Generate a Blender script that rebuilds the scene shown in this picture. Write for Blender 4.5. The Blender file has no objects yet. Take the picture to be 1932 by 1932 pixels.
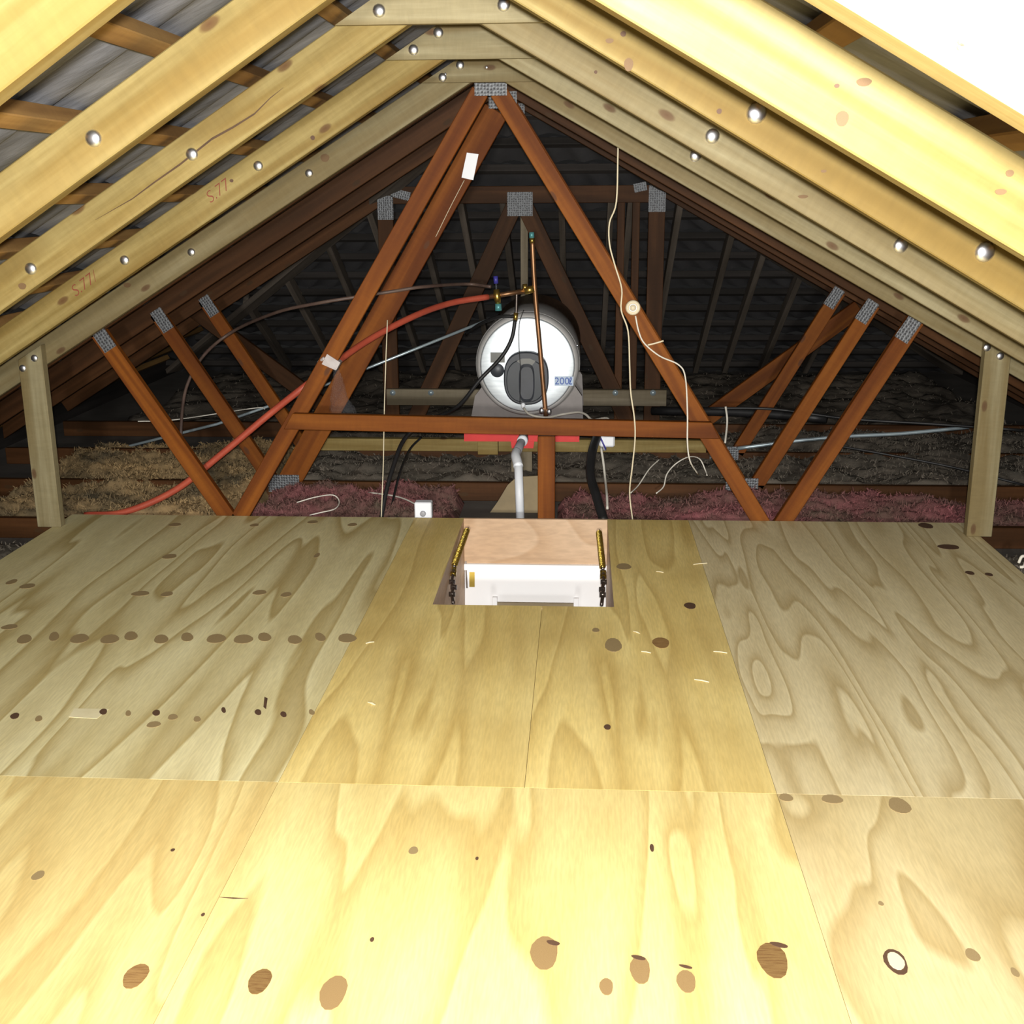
import bpy, bmesh, math, random
from mathutils import Vector, Matrix, noise
random.seed(7)
S = bpy.context.scene
C = S.collection
PI = math.pi

# ------------------------------------------------------------------ camera
F_PX, PITCH, YAW, ROLL, CAM_H, CAM_X = 2196.7, 0.267035, 0.0599032, -0.006507, 1.37868, 0.12552
fw = Vector((-math.sin(YAW) * math.cos(PITCH), math.cos(YAW) * math.cos(PITCH), -math.sin(PITCH)))
rt = Vector((math.cos(YAW), math.sin(YAW), 0))
up = rt.cross(fw)
r2 = math.cos(ROLL) * rt + math.sin(ROLL) * up
u2 = -math.sin(ROLL) * rt + math.cos(ROLL) * up
EYE = Vector((CAM_X, 0, CAM_H))
cd = bpy.data.cameras.new('camera')
cd.sensor_width = 36
cd.lens = 36 * F_PX / 1932
cd.clip_start = 0.02
cam = bpy.data.objects.new('camera', cd)
C.objects.link(cam)
cam.matrix_world = Matrix(((r2.x, u2.x, -fw.x, EYE.x), (r2.y, u2.y, -fw.y, EYE.y), (r2.z, u2.z, -fw.z, EYE.z), (0, 0, 0, 1)))
S.camera = cam


def at(x, y, Y):
    """the point of the vertical plane at depth Y that the photograph shows at pixel x, y"""
    d = fw + r2 * ((x - 966) / F_PX) - u2 * ((y - 966) / F_PX)
    return EYE + d * (Y / d.y)


def onfloor(x, y, z=0.0):
    d = fw + r2 * ((x - 966) / F_PX) - u2 * ((y - 966) / F_PX)
    return EYE + d * ((z - CAM_H) / d.z)


# ------------------------------------------------------------------ light
w = bpy.data.worlds.new('attic_air')
S.world = w
w.use_nodes = True
w.node_tree.nodes['Background'].inputs[0].default_value = (1, 0.97, 0.94, 1)
w.node_tree.nodes['Background'].inputs[1].default_value = 0.012


def lamp(name, kind, loc, target, energy, radius, angle=None, blend=1.0, col=(1, 1, 1)):
    l = bpy.data.lights.new(name, kind)
    l.energy = energy
    l.color = col
    l.shadow_soft_size = radius
    if kind == 'SPOT':
        l.spot_size = math.radians(angle)
        l.spot_blend = blend
    o = bpy.data.objects.new(name, l)
    C.objects.link(o)
    o.location = loc
    o.rotation_euler = (Vector(target) - Vector(loc)).to_track_quat('-Z', 'Y').to_euler()
    return o


lamp('camera_flash', 'SPOT', (CAM_X + 0.005, -0.04, CAM_H + 0.032), (0.0, 4.0, 0.55), 770, 0.02, 132, 1.0, (1.0, 0.985, 0.95))
lamp('fill_spot', 'SPOT', (0.1, -1.9, 1.40), (-0.1, 4.8, 0.0), 800, 0.09, 54, 1.0, (1.0, 0.97, 0.90))  # added fill behind the camera, no known lamp; lifts the floor
lamp('hatch_fill', 'POINT', (-0.07, 4.15, -1.25), (0, 5, 0), 14, 0.12, col=(1.0, 0.97, 0.93))  # added fill below the hatch, no known lamp; whitens the door
S.view_settings.view_transform = 'Standard'
S.view_settings.look = 'None'
S.view_settings.exposure = 0.0
S.view_settings.gamma = 1.0
S.view_settings.use_curve_mapping = False

# ------------------------------------------------------------------ helpers
WM = {}


def put(o, M, parent=None):
    C.objects.link(o)
    WM[o.name] = M.copy()
    if parent is not None:
        o.parent = parent
        o.matrix_basis = WM[parent.name].inverted() @ M
    else:
        o.matrix_basis = M
    return o


def tag(o, label=None, cat=None, group=None, kind=None):
    if label: o['label'] = label
    if cat: o['category'] = cat
    if group: o['group'] = group
    if kind: o['kind'] = kind
    return o


def thing(name, loc, label=None, cat=None, group=None, kind=None):
    o = bpy.data.objects.new(name, None)
    o.empty_display_size = 0.05
    put(o, Matrix.Translation(Vector(loc)))
    return tag(o, label, cat, group, kind)


def mesh_obj(name, verts, faces, mat, parent=None, M=None, smooth=False):
    me = bpy.data.meshes.new(name)
    me.from_pydata([tuple(v) for v in verts], [], faces)
    if smooth:
        me.polygons.foreach_set('use_smooth', [True] * len(me.polygons))
    me.materials.append(mat)
    me.update()
    return put(bpy.data.objects.new(name, me), M or Matrix.Identity(4), parent)


def bm_obj(name, bm, mat, parent=None, M=None, smooth=False):
    bmesh.ops.recalc_face_normals(bm, faces=bm.faces)
    me = bpy.data.meshes.new(name)
    bm.to_mesh(me)
    bm.free()
    if smooth:
        me.polygons.foreach_set('use_smooth', [True] * len(me.polygons))
    me.materials.append(mat)
    return put(bpy.data.objects.new(name, me), M or Matrix.Identity(4), parent)


def hexa(bm, V, bevel=0.0):
    vs = [bm.verts.new(v) for v in V]
    fs = [bm.faces.new([vs[i] for i in f]) for f in ((0, 3, 2, 1), (4, 5, 6, 7), (0, 1, 5, 4), (1, 2, 6, 5), (2, 3, 7, 6), (3, 0, 4, 7))]
    if bevel:
        es = list({e for f in fs for e in f.edges})
        bmesh.ops.bevel(bm, geom=es, offset=bevel, segments=1, affect='EDGES')


def box(name, lo, hi, mat, parent=None, bevel=0.0, rot=None, long_axis=None):
    """axis-aligned box; local x runs along its grain (the longest side)"""
    lo, hi = Vector(lo), Vector(hi)
    c = (lo + hi) / 2
    h = (hi - lo) / 2
    ax = long_axis if long_axis is not None else max(range(3), key=lambda i: h[i])
    R = Matrix.Identity(4)
    if ax == 1: R = Matrix.Rotation(PI / 2, 4, 'Z')
    if ax == 2: R = Matrix.Rotation(-PI / 2, 4, 'Y')
    if ax == 1: h = Vector((h.y, h.x, h.z))
    if ax == 2: h = Vector((h.z, h.y, h.x))
    bm = bmesh.new()
    hexa(bm, [(sx * h.x, sy * h.y, sz * h.z) for sz in (-1, 1) for sx, sy in ((-1, -1), (1, -1), (1, 1), (-1, 1))], bevel)
    M = Matrix.Translation(c) @ (rot or Matrix.Identity(4)) @ R
    return bm_obj(name, bm, mat, parent, M)


def timber(name, p0, p1, h, t, mat, parent=None, s0=0.0, s1=0.0, bevel=0.0025, side=(0, 1, 0)):
    """a plank from p0 to p1: local x along it, h across, t thick; s0 and s1 slant its ends"""
    p0, p1 = Vector(p0), Vector(p1)
    x = (p1 - p0)
    L = x.length
    x.normalize()
    y = Vector(side)
    y = (y - x * y.dot(x)).normalized()
    z = x.cross(y)
    M = Matrix(((x.x, y.x, z.x, p0.x), (x.y, y.y, z.y, p0.y), (x.z, y.z, z.z, p0.z), (0, 0, 0, 1)))
    V = []
    for sz in (-1, 1):
        zz = sz * h / 2
        V += [(s0 * zz, -t / 2, zz), (L + s1 * zz, -t / 2, zz), (L + s1 * zz, t / 2, zz), (s0 * zz, t / 2, zz)]
    bm = bmesh.new()
    hexa(bm, V, bevel)
    return bm_obj(name, bm, mat, parent, M)


def plate(name, poly, y0, y1, mat, parent=None, M=None, bevel=0.0):
    """polygon in x, z (world) extruded from y0 to y1"""
    c = Vector((sum(p[0] for p in poly) / len(poly), (y0 + y1) / 2, sum(p[1] for p in poly) / len(poly)))
    bm = bmesh.new()
    a = [bm.verts.new((p[0] - c.x, y0 - c.y, p[1] - c.z)) for p in poly]
    b = [bm.verts.new((p[0] - c.x, y1 - c.y, p[1] - c.z)) for p in poly]
    n = len(poly)
    bm.faces.new(a)
    bm.faces.new(b[::-1])
    for i in range(n):
        bm.faces.new((a[i], a[(i + 1) % n], b[(i + 1) % n], b[i]))
    if bevel:
        bmesh.ops.bevel(bm, geom=list(bm.edges), offset=bevel, segments=1, affect='EDGES')
    return bm_obj(name, bm, mat, parent, M or Matrix.Translation(c))


def smooth_path(pts, n=8):
    pts = [Vector(p) for p in pts]
    if len(pts) < 3: return pts
    out = []
    q = [pts[0] * 2 - pts[1]] + pts + [pts[-1] * 2 - pts[-2]]
    for i in range(1, len(q) - 2):
        a, b, c, d = q[i - 1:i + 3]
        for k in range(n):
            s = k / n
            out.append(0.5 * ((2 * b) + (c - a) * s + (2 * a - 5 * b + 4 * c - d) * s * s + (3 * b - a - 3 * c + d) * s ** 3))
    out.append(pts[-1])
    return out


def tube(name, pts, r, mat, parent=None, seg=10, curve=True, n=8):
    P = smooth_path(pts, n) if curve else [Vector(p) for p in pts]
    c = P[0].copy()
    rs = r if isinstance(r, (list, tuple)) else None
    V, Fc = [], []
    t = (P[1] - P[0]).normalized()
    nrm = t.orthogonal().normalized()
    for i, p in enumerate(P):
        t = (P[min(i + 1, len(P) - 1)] - P[max(i - 1, 0)]).normalized()
        nrm = (nrm - t * nrm.dot(t)).normalized()
        b = t.cross(nrm)
        rr = rs[min(i, len(rs) - 1)] if rs else r
        for k in range(seg):
            a = 2 * PI * k / seg
            V.append(p - c + (nrm * math.cos(a) + b * math.sin(a)) * rr)
    for i in range(len(P) - 1):
        for k in range(seg):
            k2 = (k + 1) % seg
            Fc.append((i * seg + k, i * seg + k2, (i + 1) * seg + k2, (i + 1) * seg + k))
    Fc.append(tuple(range(seg))[::-1])
    Fc.append(tuple((len(P) - 1) * seg + k for k in range(seg)))
    return mesh_obj(name, V, Fc, mat, parent, Matrix.Translation(c), True)


def lathe(name, prof, mat, parent=None, M=None, seg=40):
    """prof: (radius, height) pairs turned about local z"""
    V, Fc = [], []
    for r, z in prof:
        for k in range(seg):
            a = 2 * PI * k / seg
            V.append((r * math.cos(a), r * math.sin(a), z))
    for i in range(len(prof) - 1):
        for k in range(seg):
            k2 = (k + 1) % seg
            Fc.append((i * seg + k, i * seg + k2, (i + 1) * seg + k2, (i + 1) * seg + k))
    Fc.append(tuple(range(seg))[::-1])
    Fc.append(tuple((len(prof) - 1) * seg + k for k in range(seg)))
    o = mesh_obj(name, V, Fc, mat, parent, M, True)
    return o


TOCAM = Matrix.Rotation(PI / 2, 4, 'X')        # local z points to the viewer (-Y)

# ------------------------------------------------------------------ materials


def newmat(name, rough=0.6, metal=0.0, col=(0.5, 0.5, 0.5), spec=0.5):
    m = bpy.data.materials.new(name)
    m.use_nodes = True
    b = m.node_tree.nodes['Principled BSDF']
    b.inputs['Base Color'].default_value = (*col, 1)
    b.inputs['Roughness'].default_value = rough
    b.inputs['Metallic'].default_value = metal
    b.inputs['Specular IOR Level'].default_value = spec
    return m, m.node_tree, b


def N(t, kind, **kw):
    n = t.nodes.new(kind)
    for k, v in kw.items():
        if k.startswith('_'):
            setattr(n, k[1:], v)
        else:
            n.inputs[k.replace('__', ' ')].default_value = v
    return n


def ramp(t, stops):
    r = t.nodes.new('ShaderNodeValToRGB')
    e = r.color_ramp.elements
    while len(e) < len(stops): e.new(0.5)
    for i, (p, c) in enumerate(stops):
        e[i].position = p
        e[i].color = (*c, 1) if len(c) == 3 else c
    return r


def coords(t, scale, shift=True):
    tc = t.nodes.new('ShaderNodeTexCoord')
    out = tc.outputs['Object']
    if shift:
        oi = t.nodes.new('ShaderNodeObjectInfo')
        mul = N(t, 'ShaderNodeMath', _operation='MULTIPLY')
        mul.inputs[1].default_value = 61.7
        t.links.new(oi.outputs['Random'], mul.inputs[0])
        ad = N(t, 'ShaderNodeVectorMath', _operation='ADD')
        t.links.new(out, ad.inputs[0])
        t.links.new(mul.outputs[0], ad.inputs[1])
        out = ad.outputs[0]
    mp = t.nodes.new('ShaderNodeMapping')
    mp.inputs['Scale'].default_value = scale
    t.links.new(out, mp.inputs['Vector'])
    return mp.outputs[0]


def mixc(t, fac, a, b, mode='MIX'):
    m = t.nodes.new('ShaderNodeMix')
    m.data_type = 'RGBA'
    m.blend_type = mode
    for sock, v in ((m.inputs[0], fac), (m.inputs[6], a), (m.inputs[7], b)):
        if hasattr(v, 'links'):
            t.links.new(v, sock)
        elif isinstance(v, (int, float)):
            sock.default_value = v
        else:
            sock.default_value = (*v, 1)
    return m.outputs[2]


def bump(t, b, h, strength=0.2, dist=0.01):
    n = t.nodes.new('ShaderNodeBump')
    n.inputs['Strength'].default_value = strength
    n.inputs['Distance'].default_value = dist
    t.links.new(h, n.inputs['Height'])
    t.links.new(n.outputs[0], b.inputs['Normal'])


def wood(name, light, mid, line, stretch=(1.0, 16, 16), bands=9.0, knots=None, line_amt=0.6, rough=0.62, ring=(0.35, 5, 5), var=0.0):
    """sawn timber: soft figure along local x, darker growth lines, now and then a knot"""
    m, t, b = newmat(name, rough, spec=0.15)
    v = coords(t, stretch)
    n1 = N(t, 'ShaderNodeTexNoise', Scale=1.6, Detail=5.0, Roughness=0.6)
    t.links.new(v, n1.inputs['Vector'])
    r1 = ramp(t, [(0.36, light), (0.64, mid)])
    t.links.new(n1.outputs[0], r1.inputs[0])
    v2 = coords(t, ring)
    n2 = N(t, 'ShaderNodeTexNoise', Scale=1.0, Detail=1.5, Roughness=0.45)
    t.links.new(v2, n2.inputs['Vector'])
    mu = N(t, 'ShaderNodeMath', _operation='MULTIPLY')
    mu.inputs[1].default_value = bands * 2 * PI
    t.links.new(n2.outputs[0], mu.inputs[0])
    si = N(t, 'ShaderNodeMath', _operation='SINE')
    t.links.new(mu.outputs[0], si.inputs[0])
    r2_ = ramp(t, [(0.35, (0, 0, 0)), (0.95, (line_amt,) * 3)])
    t.links.new(si.outputs[0], r2_.inputs[0])
    c = mixc(t, r2_.outputs[0], r1.outputs[0], line)
    v5 = coords(t, (0.45, 7, 7))
    n5 = N(t, 'ShaderNodeTexNoise', Scale=1.7, Detail=4.0, Roughness=0.55)
    t.links.new(v5, n5.inputs['Vector'])
    r5 = ramp(t, [(0.45, (0, 0, 0)), (0.62, (0.75,) * 3)])
    t.links.new(n5.outputs[0], r5.inputs[0])
    c = mixc(t, r5.outputs[0], c, line)
    v6 = coords(t, (60, 14, 14))
    n6 = N(t, 'ShaderNodeTexNoise', Scale=1.0, Detail=3.0, Roughness=0.7)
    t.links.new(v6, n6.inputs['Vector'])
    r6 = ramp(t, [(0.3, (0.94,) * 3), (0.7, (1.05,) * 3)])
    t.links.new(n6.outputs[0], r6.inputs[0])
    c = mixc(t, 1.0, c, r6.outputs[0], 'MULTIPLY')
    if knots:
        v3 = coords(t, (0.7, 1.5, 1.5))
        sw_ = t.nodes.new('ShaderNodeMapping')
        sw_.inputs['Rotation'].default_value = (PI / 2, 0, 0)
        t.links.new(v3, sw_.inputs['Vector'])
        v3 = sw_.outputs[0]
        vo = N(t, 'ShaderNodeTexVoronoi', _voronoi_dimensions='2D', Scale=knots[0])
        t.links.new(v3, vo.inputs['Vector'])
        r3 = ramp(t, [(0.0, (1, 1, 1)), (knots[1], (0.8,) * 3), (knots[1] * 1.5, (0, 0, 0))])
        t.links.new(vo.outputs['Distance'], r3.inputs[0])
        c = mixc(t, r3.outputs[0], c, knots[2])
    if var:
        oi = t.nodes.new('ShaderNodeObjectInfo')
        hs = t.nodes.new('ShaderNodeHueSaturation')
        mr = N(t, 'ShaderNodeMapRange')
        mr.inputs[3].default_value = 1 - var
        mr.inputs[4].default_value = 1 + var
        t.links.new(oi.outputs['Random'], mr.inputs[0])
        t.links.new(mr.outputs[0], hs.inputs['Value'])
        t.links.new(c, hs.inputs['Color'])
        c = hs.outputs[0]
    t.links.new(c, b.inputs['Base Color'])
    bump(t, b, n1.outputs[0], 0.12, 0.004)
    return m


def ply(name, light, mid, line, bands=8.0, line_amt=0.5, ring=(1.1, 3.2, 1), stain=None, seed=0.0):
    """plywood face veneer: flame figure from contour lines of stretched noise, grain along local x"""
    m, t, b = newmat(name, 0.55, spec=0.3)
    tc = t.nodes.new('ShaderNodeTexCoord')

    def mapped(scale):
        mp = t.nodes.new('ShaderNodeMapping')
        mp.inputs['Scale'].default_value = scale
        mp.inputs['Location'].default_value = (seed, seed * 0.7, 0)
        t.links.new(tc.outputs['Object'], mp.inputs['Vector'])
        return mp.outputs[0]
    n1 = N(t, 'ShaderNodeTexNoise', Scale=1.0, Detail=3.0, Roughness=0.5)
    t.links.new(mapped((1.2, 9, 1)), n1.inputs['Vector'])
    r1 = ramp(t, [(0.3, light), (0.72, mid)])
    t.links.new(n1.outputs[0], r1.inputs[0])
    n2 = N(t, 'ShaderNodeTexNoise', Scale=1.0, Detail=2.0, Roughness=0.35, Distortion=0.35)
    t.links.new(mapped(ring), n2.inputs['Vector'])
    mu = N(t, 'ShaderNodeMath', _operation='MULTIPLY')
    mu.inputs[1].default_value = bands
    t.links.new(n2.outputs[0], mu.inputs[0])
    fr = N(t, 'ShaderNodeMath', _operation='FRACT')
    t.links.new(mu.outputs[0], fr.inputs[0])
    r2_ = ramp(t, [(0.0, (0.05,) * 3), (0.55, (line_amt * 0.35,) * 3), (0.86, (line_amt,) * 3), (0.94, (0, 0, 0))])
    t.links.new(fr.outputs[0], r2_.inputs[0])
    c = mixc(t, r2_.outputs[0], r1.outputs[0], line)
    n3 = N(t, 'ShaderNodeTexNoise', Scale=70.0, Detail=2.0)
    t.links.new(mapped((0.25, 2.5, 1)), n3.inputs['Vector'])
    r3 = ramp(t, [(0.35, (0.92,) * 3), (0.65, (1.06,) * 3)])
    t.links.new(n3.outputs[0], r3.inputs[0])
    c = mixc(t, 1.0, c, r3.outputs[0], 'MULTIPLY')
    if stain:
        n4 = N(t, 'ShaderNodeTexNoise', Scale=1.6, Detail=3.0)
        t.links.new(mapped((1, 1.3, 1)), n4.inputs['Vector'])
        r4 = ramp(t, [(0.42, (0, 0, 0)), (0.7, (stain[1],) * 3)])
        t.links.new(n4.outputs[0], r4.inputs[0])
        c = mixc(t, r4.outputs[0], c, stain[0])
    t.links.new(c, b.inputs['Base Color'])
    bump(t, b, n3.outputs[0], 0.08, 0.002)
    return m


def mottled(name, a, c2, scale=8.0, rough=0.7, metal=0.0, stretch=(1, 1, 1), bmp=0.0, detail=4.0, spec=0.4):
    m, t, b = newmat(name, rough, metal, spec=spec)
    v = coords(t, stretch)
    n1 = N(t, 'ShaderNodeTexNoise', Scale=scale, Detail=detail, Roughness=0.6)
    t.links.new(v, n1.inputs['Vector'])
    r1 = ramp(t, [(0.32, a), (0.68, c2)])
    t.links.new(n1.outputs[0], r1.inputs[0])
    t.links.new(r1.outputs[0], b.inputs['Base Color'])
    if bmp: bump(t, b, n1.outputs[0], bmp, 0.02)
    return m


def nailplate_mat():
    m, t, b = newmat('galvanised_nail_plate', 0.5, 0.3, (0.55, 0.57, 0.6))
    v = coords(t, (1, 1, 1), False)
    vo = N(t, 'ShaderNodeTexVoronoi', Scale=75.0, Randomness=0.35)
    t.links.new(v, vo.inputs['Vector'])
    r = ramp(t, [(0.28, (0.05, 0.05, 0.055)), (0.40, (0.15, 0.157, 0.168))])
    t.links.new(vo.outputs['Distance'], r.inputs[0])
    t.links.new(r.outputs[0], b.inputs['Base Color'])
    bump(t, b, vo.outputs['Distance'], 0.6, 0.004)
    return m


PINE = wood('pale_treated_pine', (0.291, 0.226, 0.089), (0.188, 0.134, 0.042), (0.172, 0.109, 0.028), bands=5, knots=(2.7, 0.034, (0.10, 0.05, 0.02)), line_amt=0.6, var=0.10)
PINE_G = wood('grey_green_treated_pine', (0.292, 0.252, 0.148), (0.198, 0.161, 0.082), (0.167, 0.119, 0.048), bands=4, knots=(2.7, 0.034, (0.11, 0.06, 0.03)), line_amt=0.55, var=0.08)
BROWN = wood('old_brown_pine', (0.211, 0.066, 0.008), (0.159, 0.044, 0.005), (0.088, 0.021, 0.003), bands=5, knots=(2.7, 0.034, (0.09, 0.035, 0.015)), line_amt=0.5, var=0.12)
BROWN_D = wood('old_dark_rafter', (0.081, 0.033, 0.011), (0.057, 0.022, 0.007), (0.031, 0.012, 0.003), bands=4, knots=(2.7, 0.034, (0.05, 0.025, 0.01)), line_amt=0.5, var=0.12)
BATTEN = wood('roof_batten_wood', (0.34, 0.20, 0.07), (0.24, 0.13, 0.045), (0.14, 0.07, 0.025), bands=4, line_amt=0.5, var=0.15)
DUSTY = wood('dusty_grey_timber', (0.24, 0.20, 0.14), (0.18, 0.15, 0.10), (0.11, 0.085, 0.05), bands=4, line_amt=0.4)
PLY_NEAR = ply('plywood_honey', (0.796, 0.676, 0.304), (0.717, 0.564, 0.228), (0.518, 0.359, 0.114), 6, 0.7, (0.55, 3.6, 1), None, 3.1)
PLY_NEARL = ply('plywood_honey_left', (0.776, 0.635, 0.284), (0.696, 0.532, 0.217), (0.518, 0.348, 0.114), 7, 0.6, (0.5, 4.0, 1), None, 7.7)
PLY_NEARR = ply('plywood_rosy', (0.696, 0.584, 0.323), (0.617, 0.492, 0.247), (0.438, 0.318, 0.132), 6, 0.8, (0.8, 3.4, 1), None, 12.4)
PLY_L = ply('plywood_grey_tan', (0.798, 0.725, 0.426), (0.677, 0.592, 0.309), (0.411, 0.302, 0.106), 7, 0.85, (0.42, 4.2, 1), ((0.36, 0.28, 0.12), 0.25), 21.3)
PLY_C = ply('plywood_golden', (0.849, 0.690, 0.290), (0.703, 0.524, 0.176), (0.477, 0.317, 0.088), 7, 0.6, (0.5, 5.0, 1), ((0.38, 0.24, 0.06), 0.45), 31.9)
PLY_R = ply('plywood_pinkish', (0.758, 0.660, 0.409), (0.648, 0.538, 0.301), (0.440, 0.330, 0.150), 9, 0.85, (0.6, 5.2, 1), None, 44.2)
PLY_LINER = ply('plywood_liner_pink', (0.581, 0.414, 0.273), (0.510, 0.334, 0.202), (0.387, 0.229, 0.114), 6, 0.5, (1.6, 2.2, 2.2), None, 5.0)
PLY_EDGE = mottled('plywood_liner_grey', (0.30, 0.24, 0.15), (0.22, 0.17, 0.10), 5, 0.7, stretch=(1, 6, 6))
HIPWOOD = wood('shaded_hip_batten', (0.040, 0.035, 0.032), (0.03, 0.026, 0.024), (0.02, 0.018, 0.016), bands=4, line_amt=0.4, var=0.15)  # batten wood darkened: gloom of the unlit hip end put into the colour
HIPTILE = mottled('shaded_hip_tile', (0.06, 0.058, 0.06), (0.04, 0.038, 0.04), 3.0, 0.85)  # darker copy of the tile, carries the shade at the hip end
JACK = wood('dusty_jack_rafter', (0.17, 0.14, 0.115), (0.12, 0.10, 0.08), (0.08, 0.065, 0.05), bands=4, line_amt=0.4, var=0.15)
KNOT = wood('knot_brown', (0.30, 0.185, 0.07), (0.23, 0.135, 0.05), (0.16, 0.08, 0.03), stretch=(30, 30, 30), bands=12, ring=(18, 18, 18), line_amt=0.5, var=0.2)
KNOT_PINK = mottled('knot_patch_pink', (0.31, 0.205, 0.09), (0.24, 0.15, 0.062), 30, 0.6)
KNOT_FACE = mottled('rafter_knot', (0.17, 0.10, 0.04), (0.10, 0.055, 0.025), 40, 0.7)
KNOT_DARK = mottled('knot_dark', (0.13, 0.07, 0.035), (0.06, 0.03, 0.02), 40, 0.7)
KNOT_GREY = mottled('knot_greybrown', (0.36, 0.27, 0.13), (0.24, 0.16, 0.07), 40, 0.7)
PATCH = mottled('pale_patch', (0.78, 0.70, 0.45), (0.70, 0.62, 0.38), 20, 0.6)
CHIP = mottled('wood_chip_pale', (0.80, 0.72, 0.50), (0.7, 0.6, 0.38), 30, 0.6)
TILE = mottled('grey_roof_tile_underside', (0.20, 0.20, 0.21), (0.10, 0.10, 0.105), 3.0, 0.75, stretch=(1, 5, 5), bmp=0.3, detail=6.0)
LINING = mottled('dusty_ceiling_lining', (0.13, 0.115, 0.10), (0.08, 0.07, 0.06), 3.0, 0.9)
STEEL = newmat('zinc_bolt', 0.34, 1.0, (0.80, 0.81, 0.86))[0]
NAILP = nailplate_mat()
HEATER_CAP = mottled('brushed_heater_cap', (0.84, 0.90, 0.94), (0.66, 0.72, 0.77), 9.0, 0.50, 0.55, stretch=(1, 6, 1))
HEATER_BODY = mottled('dull_steel_jacket', (0.50, 0.49, 0.48), (0.40, 0.39, 0.38), 6.0, 0.5, 0.1)
STEEL_GREY = mottled('grey_cradle_steel', (0.26, 0.24, 0.23), (0.20, 0.18, 0.175), 8.0, 0.6, 0.1)
BLACKP = mottled('charcoal_plastic', (0.050, 0.055, 0.068), (0.036, 0.040, 0.048), 10.0, 0.42)
BLACKP2 = mottled('slate_plastic', (0.040, 0.046, 0.055), (0.030, 0.036, 0.043), 10.0, 0.4)
GREYWIN = mottled('grey_dial_window', (0.20, 0.20, 0.18), (0.16, 0.16, 0.15), 10.0, 0.3)
BLACKR = mottled('black_rubber_hose', (0.018, 0.017, 0.018), (0.012, 0.012, 0.012), 12.0, 0.5)
HOSE_BR = mottled('brown_grey_hose', (0.13, 0.085, 0.065), (0.09, 0.055, 0.045), 12.0, 0.5)
REDP = mottled('red_oxide_pipe', (0.44, 0.085, 0.045), (0.36, 0.06, 0.035), 10.0, 0.45)
REDTRAY = mottled('red_plastic_tray', (0.72, 0.035, 0.03), (0.60, 0.025, 0.025), 6.0, 0.4)
COPPER = mottled('dull_copper', (0.40, 0.20, 0.10), (0.22, 0.12, 0.06), 9.0, 0.42, 0.8)
BRASS = mottled('brass', (0.62, 0.42, 0.10), (0.48, 0.31, 0.07), 20.0, 0.3, 0.9)
TEAL = newmat('teal_cap', 0.4, 0.3, (0.10, 0.32, 0.33))[0]
BLUE = newmat('blue_cap', 0.4, 0.0, (0.05, 0.045, 0.28))[0]
CONDUIT = mottled('pale_steel_conduit', (0.55, 0.66, 0.70), (0.42, 0.50, 0.55), 9.0, 0.35, 0.6)
WHITE = mottled('white_plastic', (0.82, 0.84, 0.88), (0.76, 0.78, 0.83), 6.0, 0.4)
WHITEPIPE = mottled('white_drain_pipe', (0.82, 0.84, 0.88), (0.74, 0.76, 0.80), 8.0, 0.45)
GREYPIPE = mottled('grey_drain_pipe', (0.34, 0.34, 0.36), (0.28, 0.28, 0.30), 8.0, 0.45)
PAINT = mottled('white_painted_panel', (0.95, 0.95, 0.96), (0.93, 0.93, 0.94), 3.0, 0.45)
CABLE = mottled('cream_cable', (0.70, 0.62, 0.45), (0.62, 0.54, 0.38), 12.0, 0.5)
CABLE_W = mottled('white_cable', (0.72, 0.68, 0.60), (0.62, 0.58, 0.50), 12.0, 0.5)
TAPE = mottled('white_tape', (0.55, 0.51, 0.51), (0.40, 0.35, 0.34), 18.0, 0.35)
SPRING = mottled('gold_passivated_steel', (0.46, 0.33, 0.07), (0.36, 0.25, 0.05), 16.0, 0.3, 0.95)
DARKSTEEL = mottled('dark_linkage_steel', (0.22, 0.19, 0.17), (0.14, 0.12, 0.11), 16.0, 0.3, 0.9)
INK = newmat('red_marker', 0.7, 0.0, (0.20, 0.035, 0.018))[0]
INKBLUE = newmat('blue_print', 0.6, 0.0, (0.06, 0.12, 0.42))[0]
PINKWOOL = mottled('pink_fibre_insulation', (0.235, 0.085, 0.09), (0.095, 0.072, 0.052), 4.0, 0.95, bmp=0.9, detail=9.0, spec=0.1)
TANWOOL = mottled('tan_fibre_insulation', (0.40, 0.27, 0.13), (0.10, 0.08, 0.05), 4.0, 0.95, bmp=0.9, detail=9.0, spec=0.1)
GREYWOOL = mottled('dusty_fibre_insulation', (0.15, 0.125, 0.10), (0.09, 0.08, 0.065), 5.0, 0.95, bmp=0.9, detail=9.0, spec=0.1)


def film_mat():
    m, t, b = newmat('clear_plastic_film', 0.12, 0.0, (0.35, 0.35, 0.38))
    tr = t.nodes.new('ShaderNodeBsdfTransparent')
    mx = t.nodes.new('ShaderNodeMixShader')
    mx.inputs[0].default_value = 0.06
    t.links.new(tr.outputs[0], mx.inputs[1])
    t.links.new(b.outputs[0], mx.inputs[2])
    t.links.new(mx.outputs[0], t.nodes['Material Output'].inputs[0])
    n = N(t, 'ShaderNodeTexNoise', Scale=22.0, Detail=3.0)
    bump(t, b, n.outputs[0], 0.8, 0.02)
    return m


FILM = film_mat()

# ------------------------------------------------------------------ setting: floor
SEAM, FAR = 2.523, 4.923
XL, XR = -2.15, 1.78
HX0, HX1, HY0, HY1 = -0.382, 0.248, 3.803, 4.915
T = 0.018


def slab(bm, x0, x1, y0, y1, z0, z1):
    hexa(bm, [(x0, y0, z0), (x1, y0, z0), (x1, y1, z0), (x0, y1, z0), (x0, y0, z1), (x1, y0, z1), (x1, y1, z1), (x0, y1, z1)])


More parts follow.
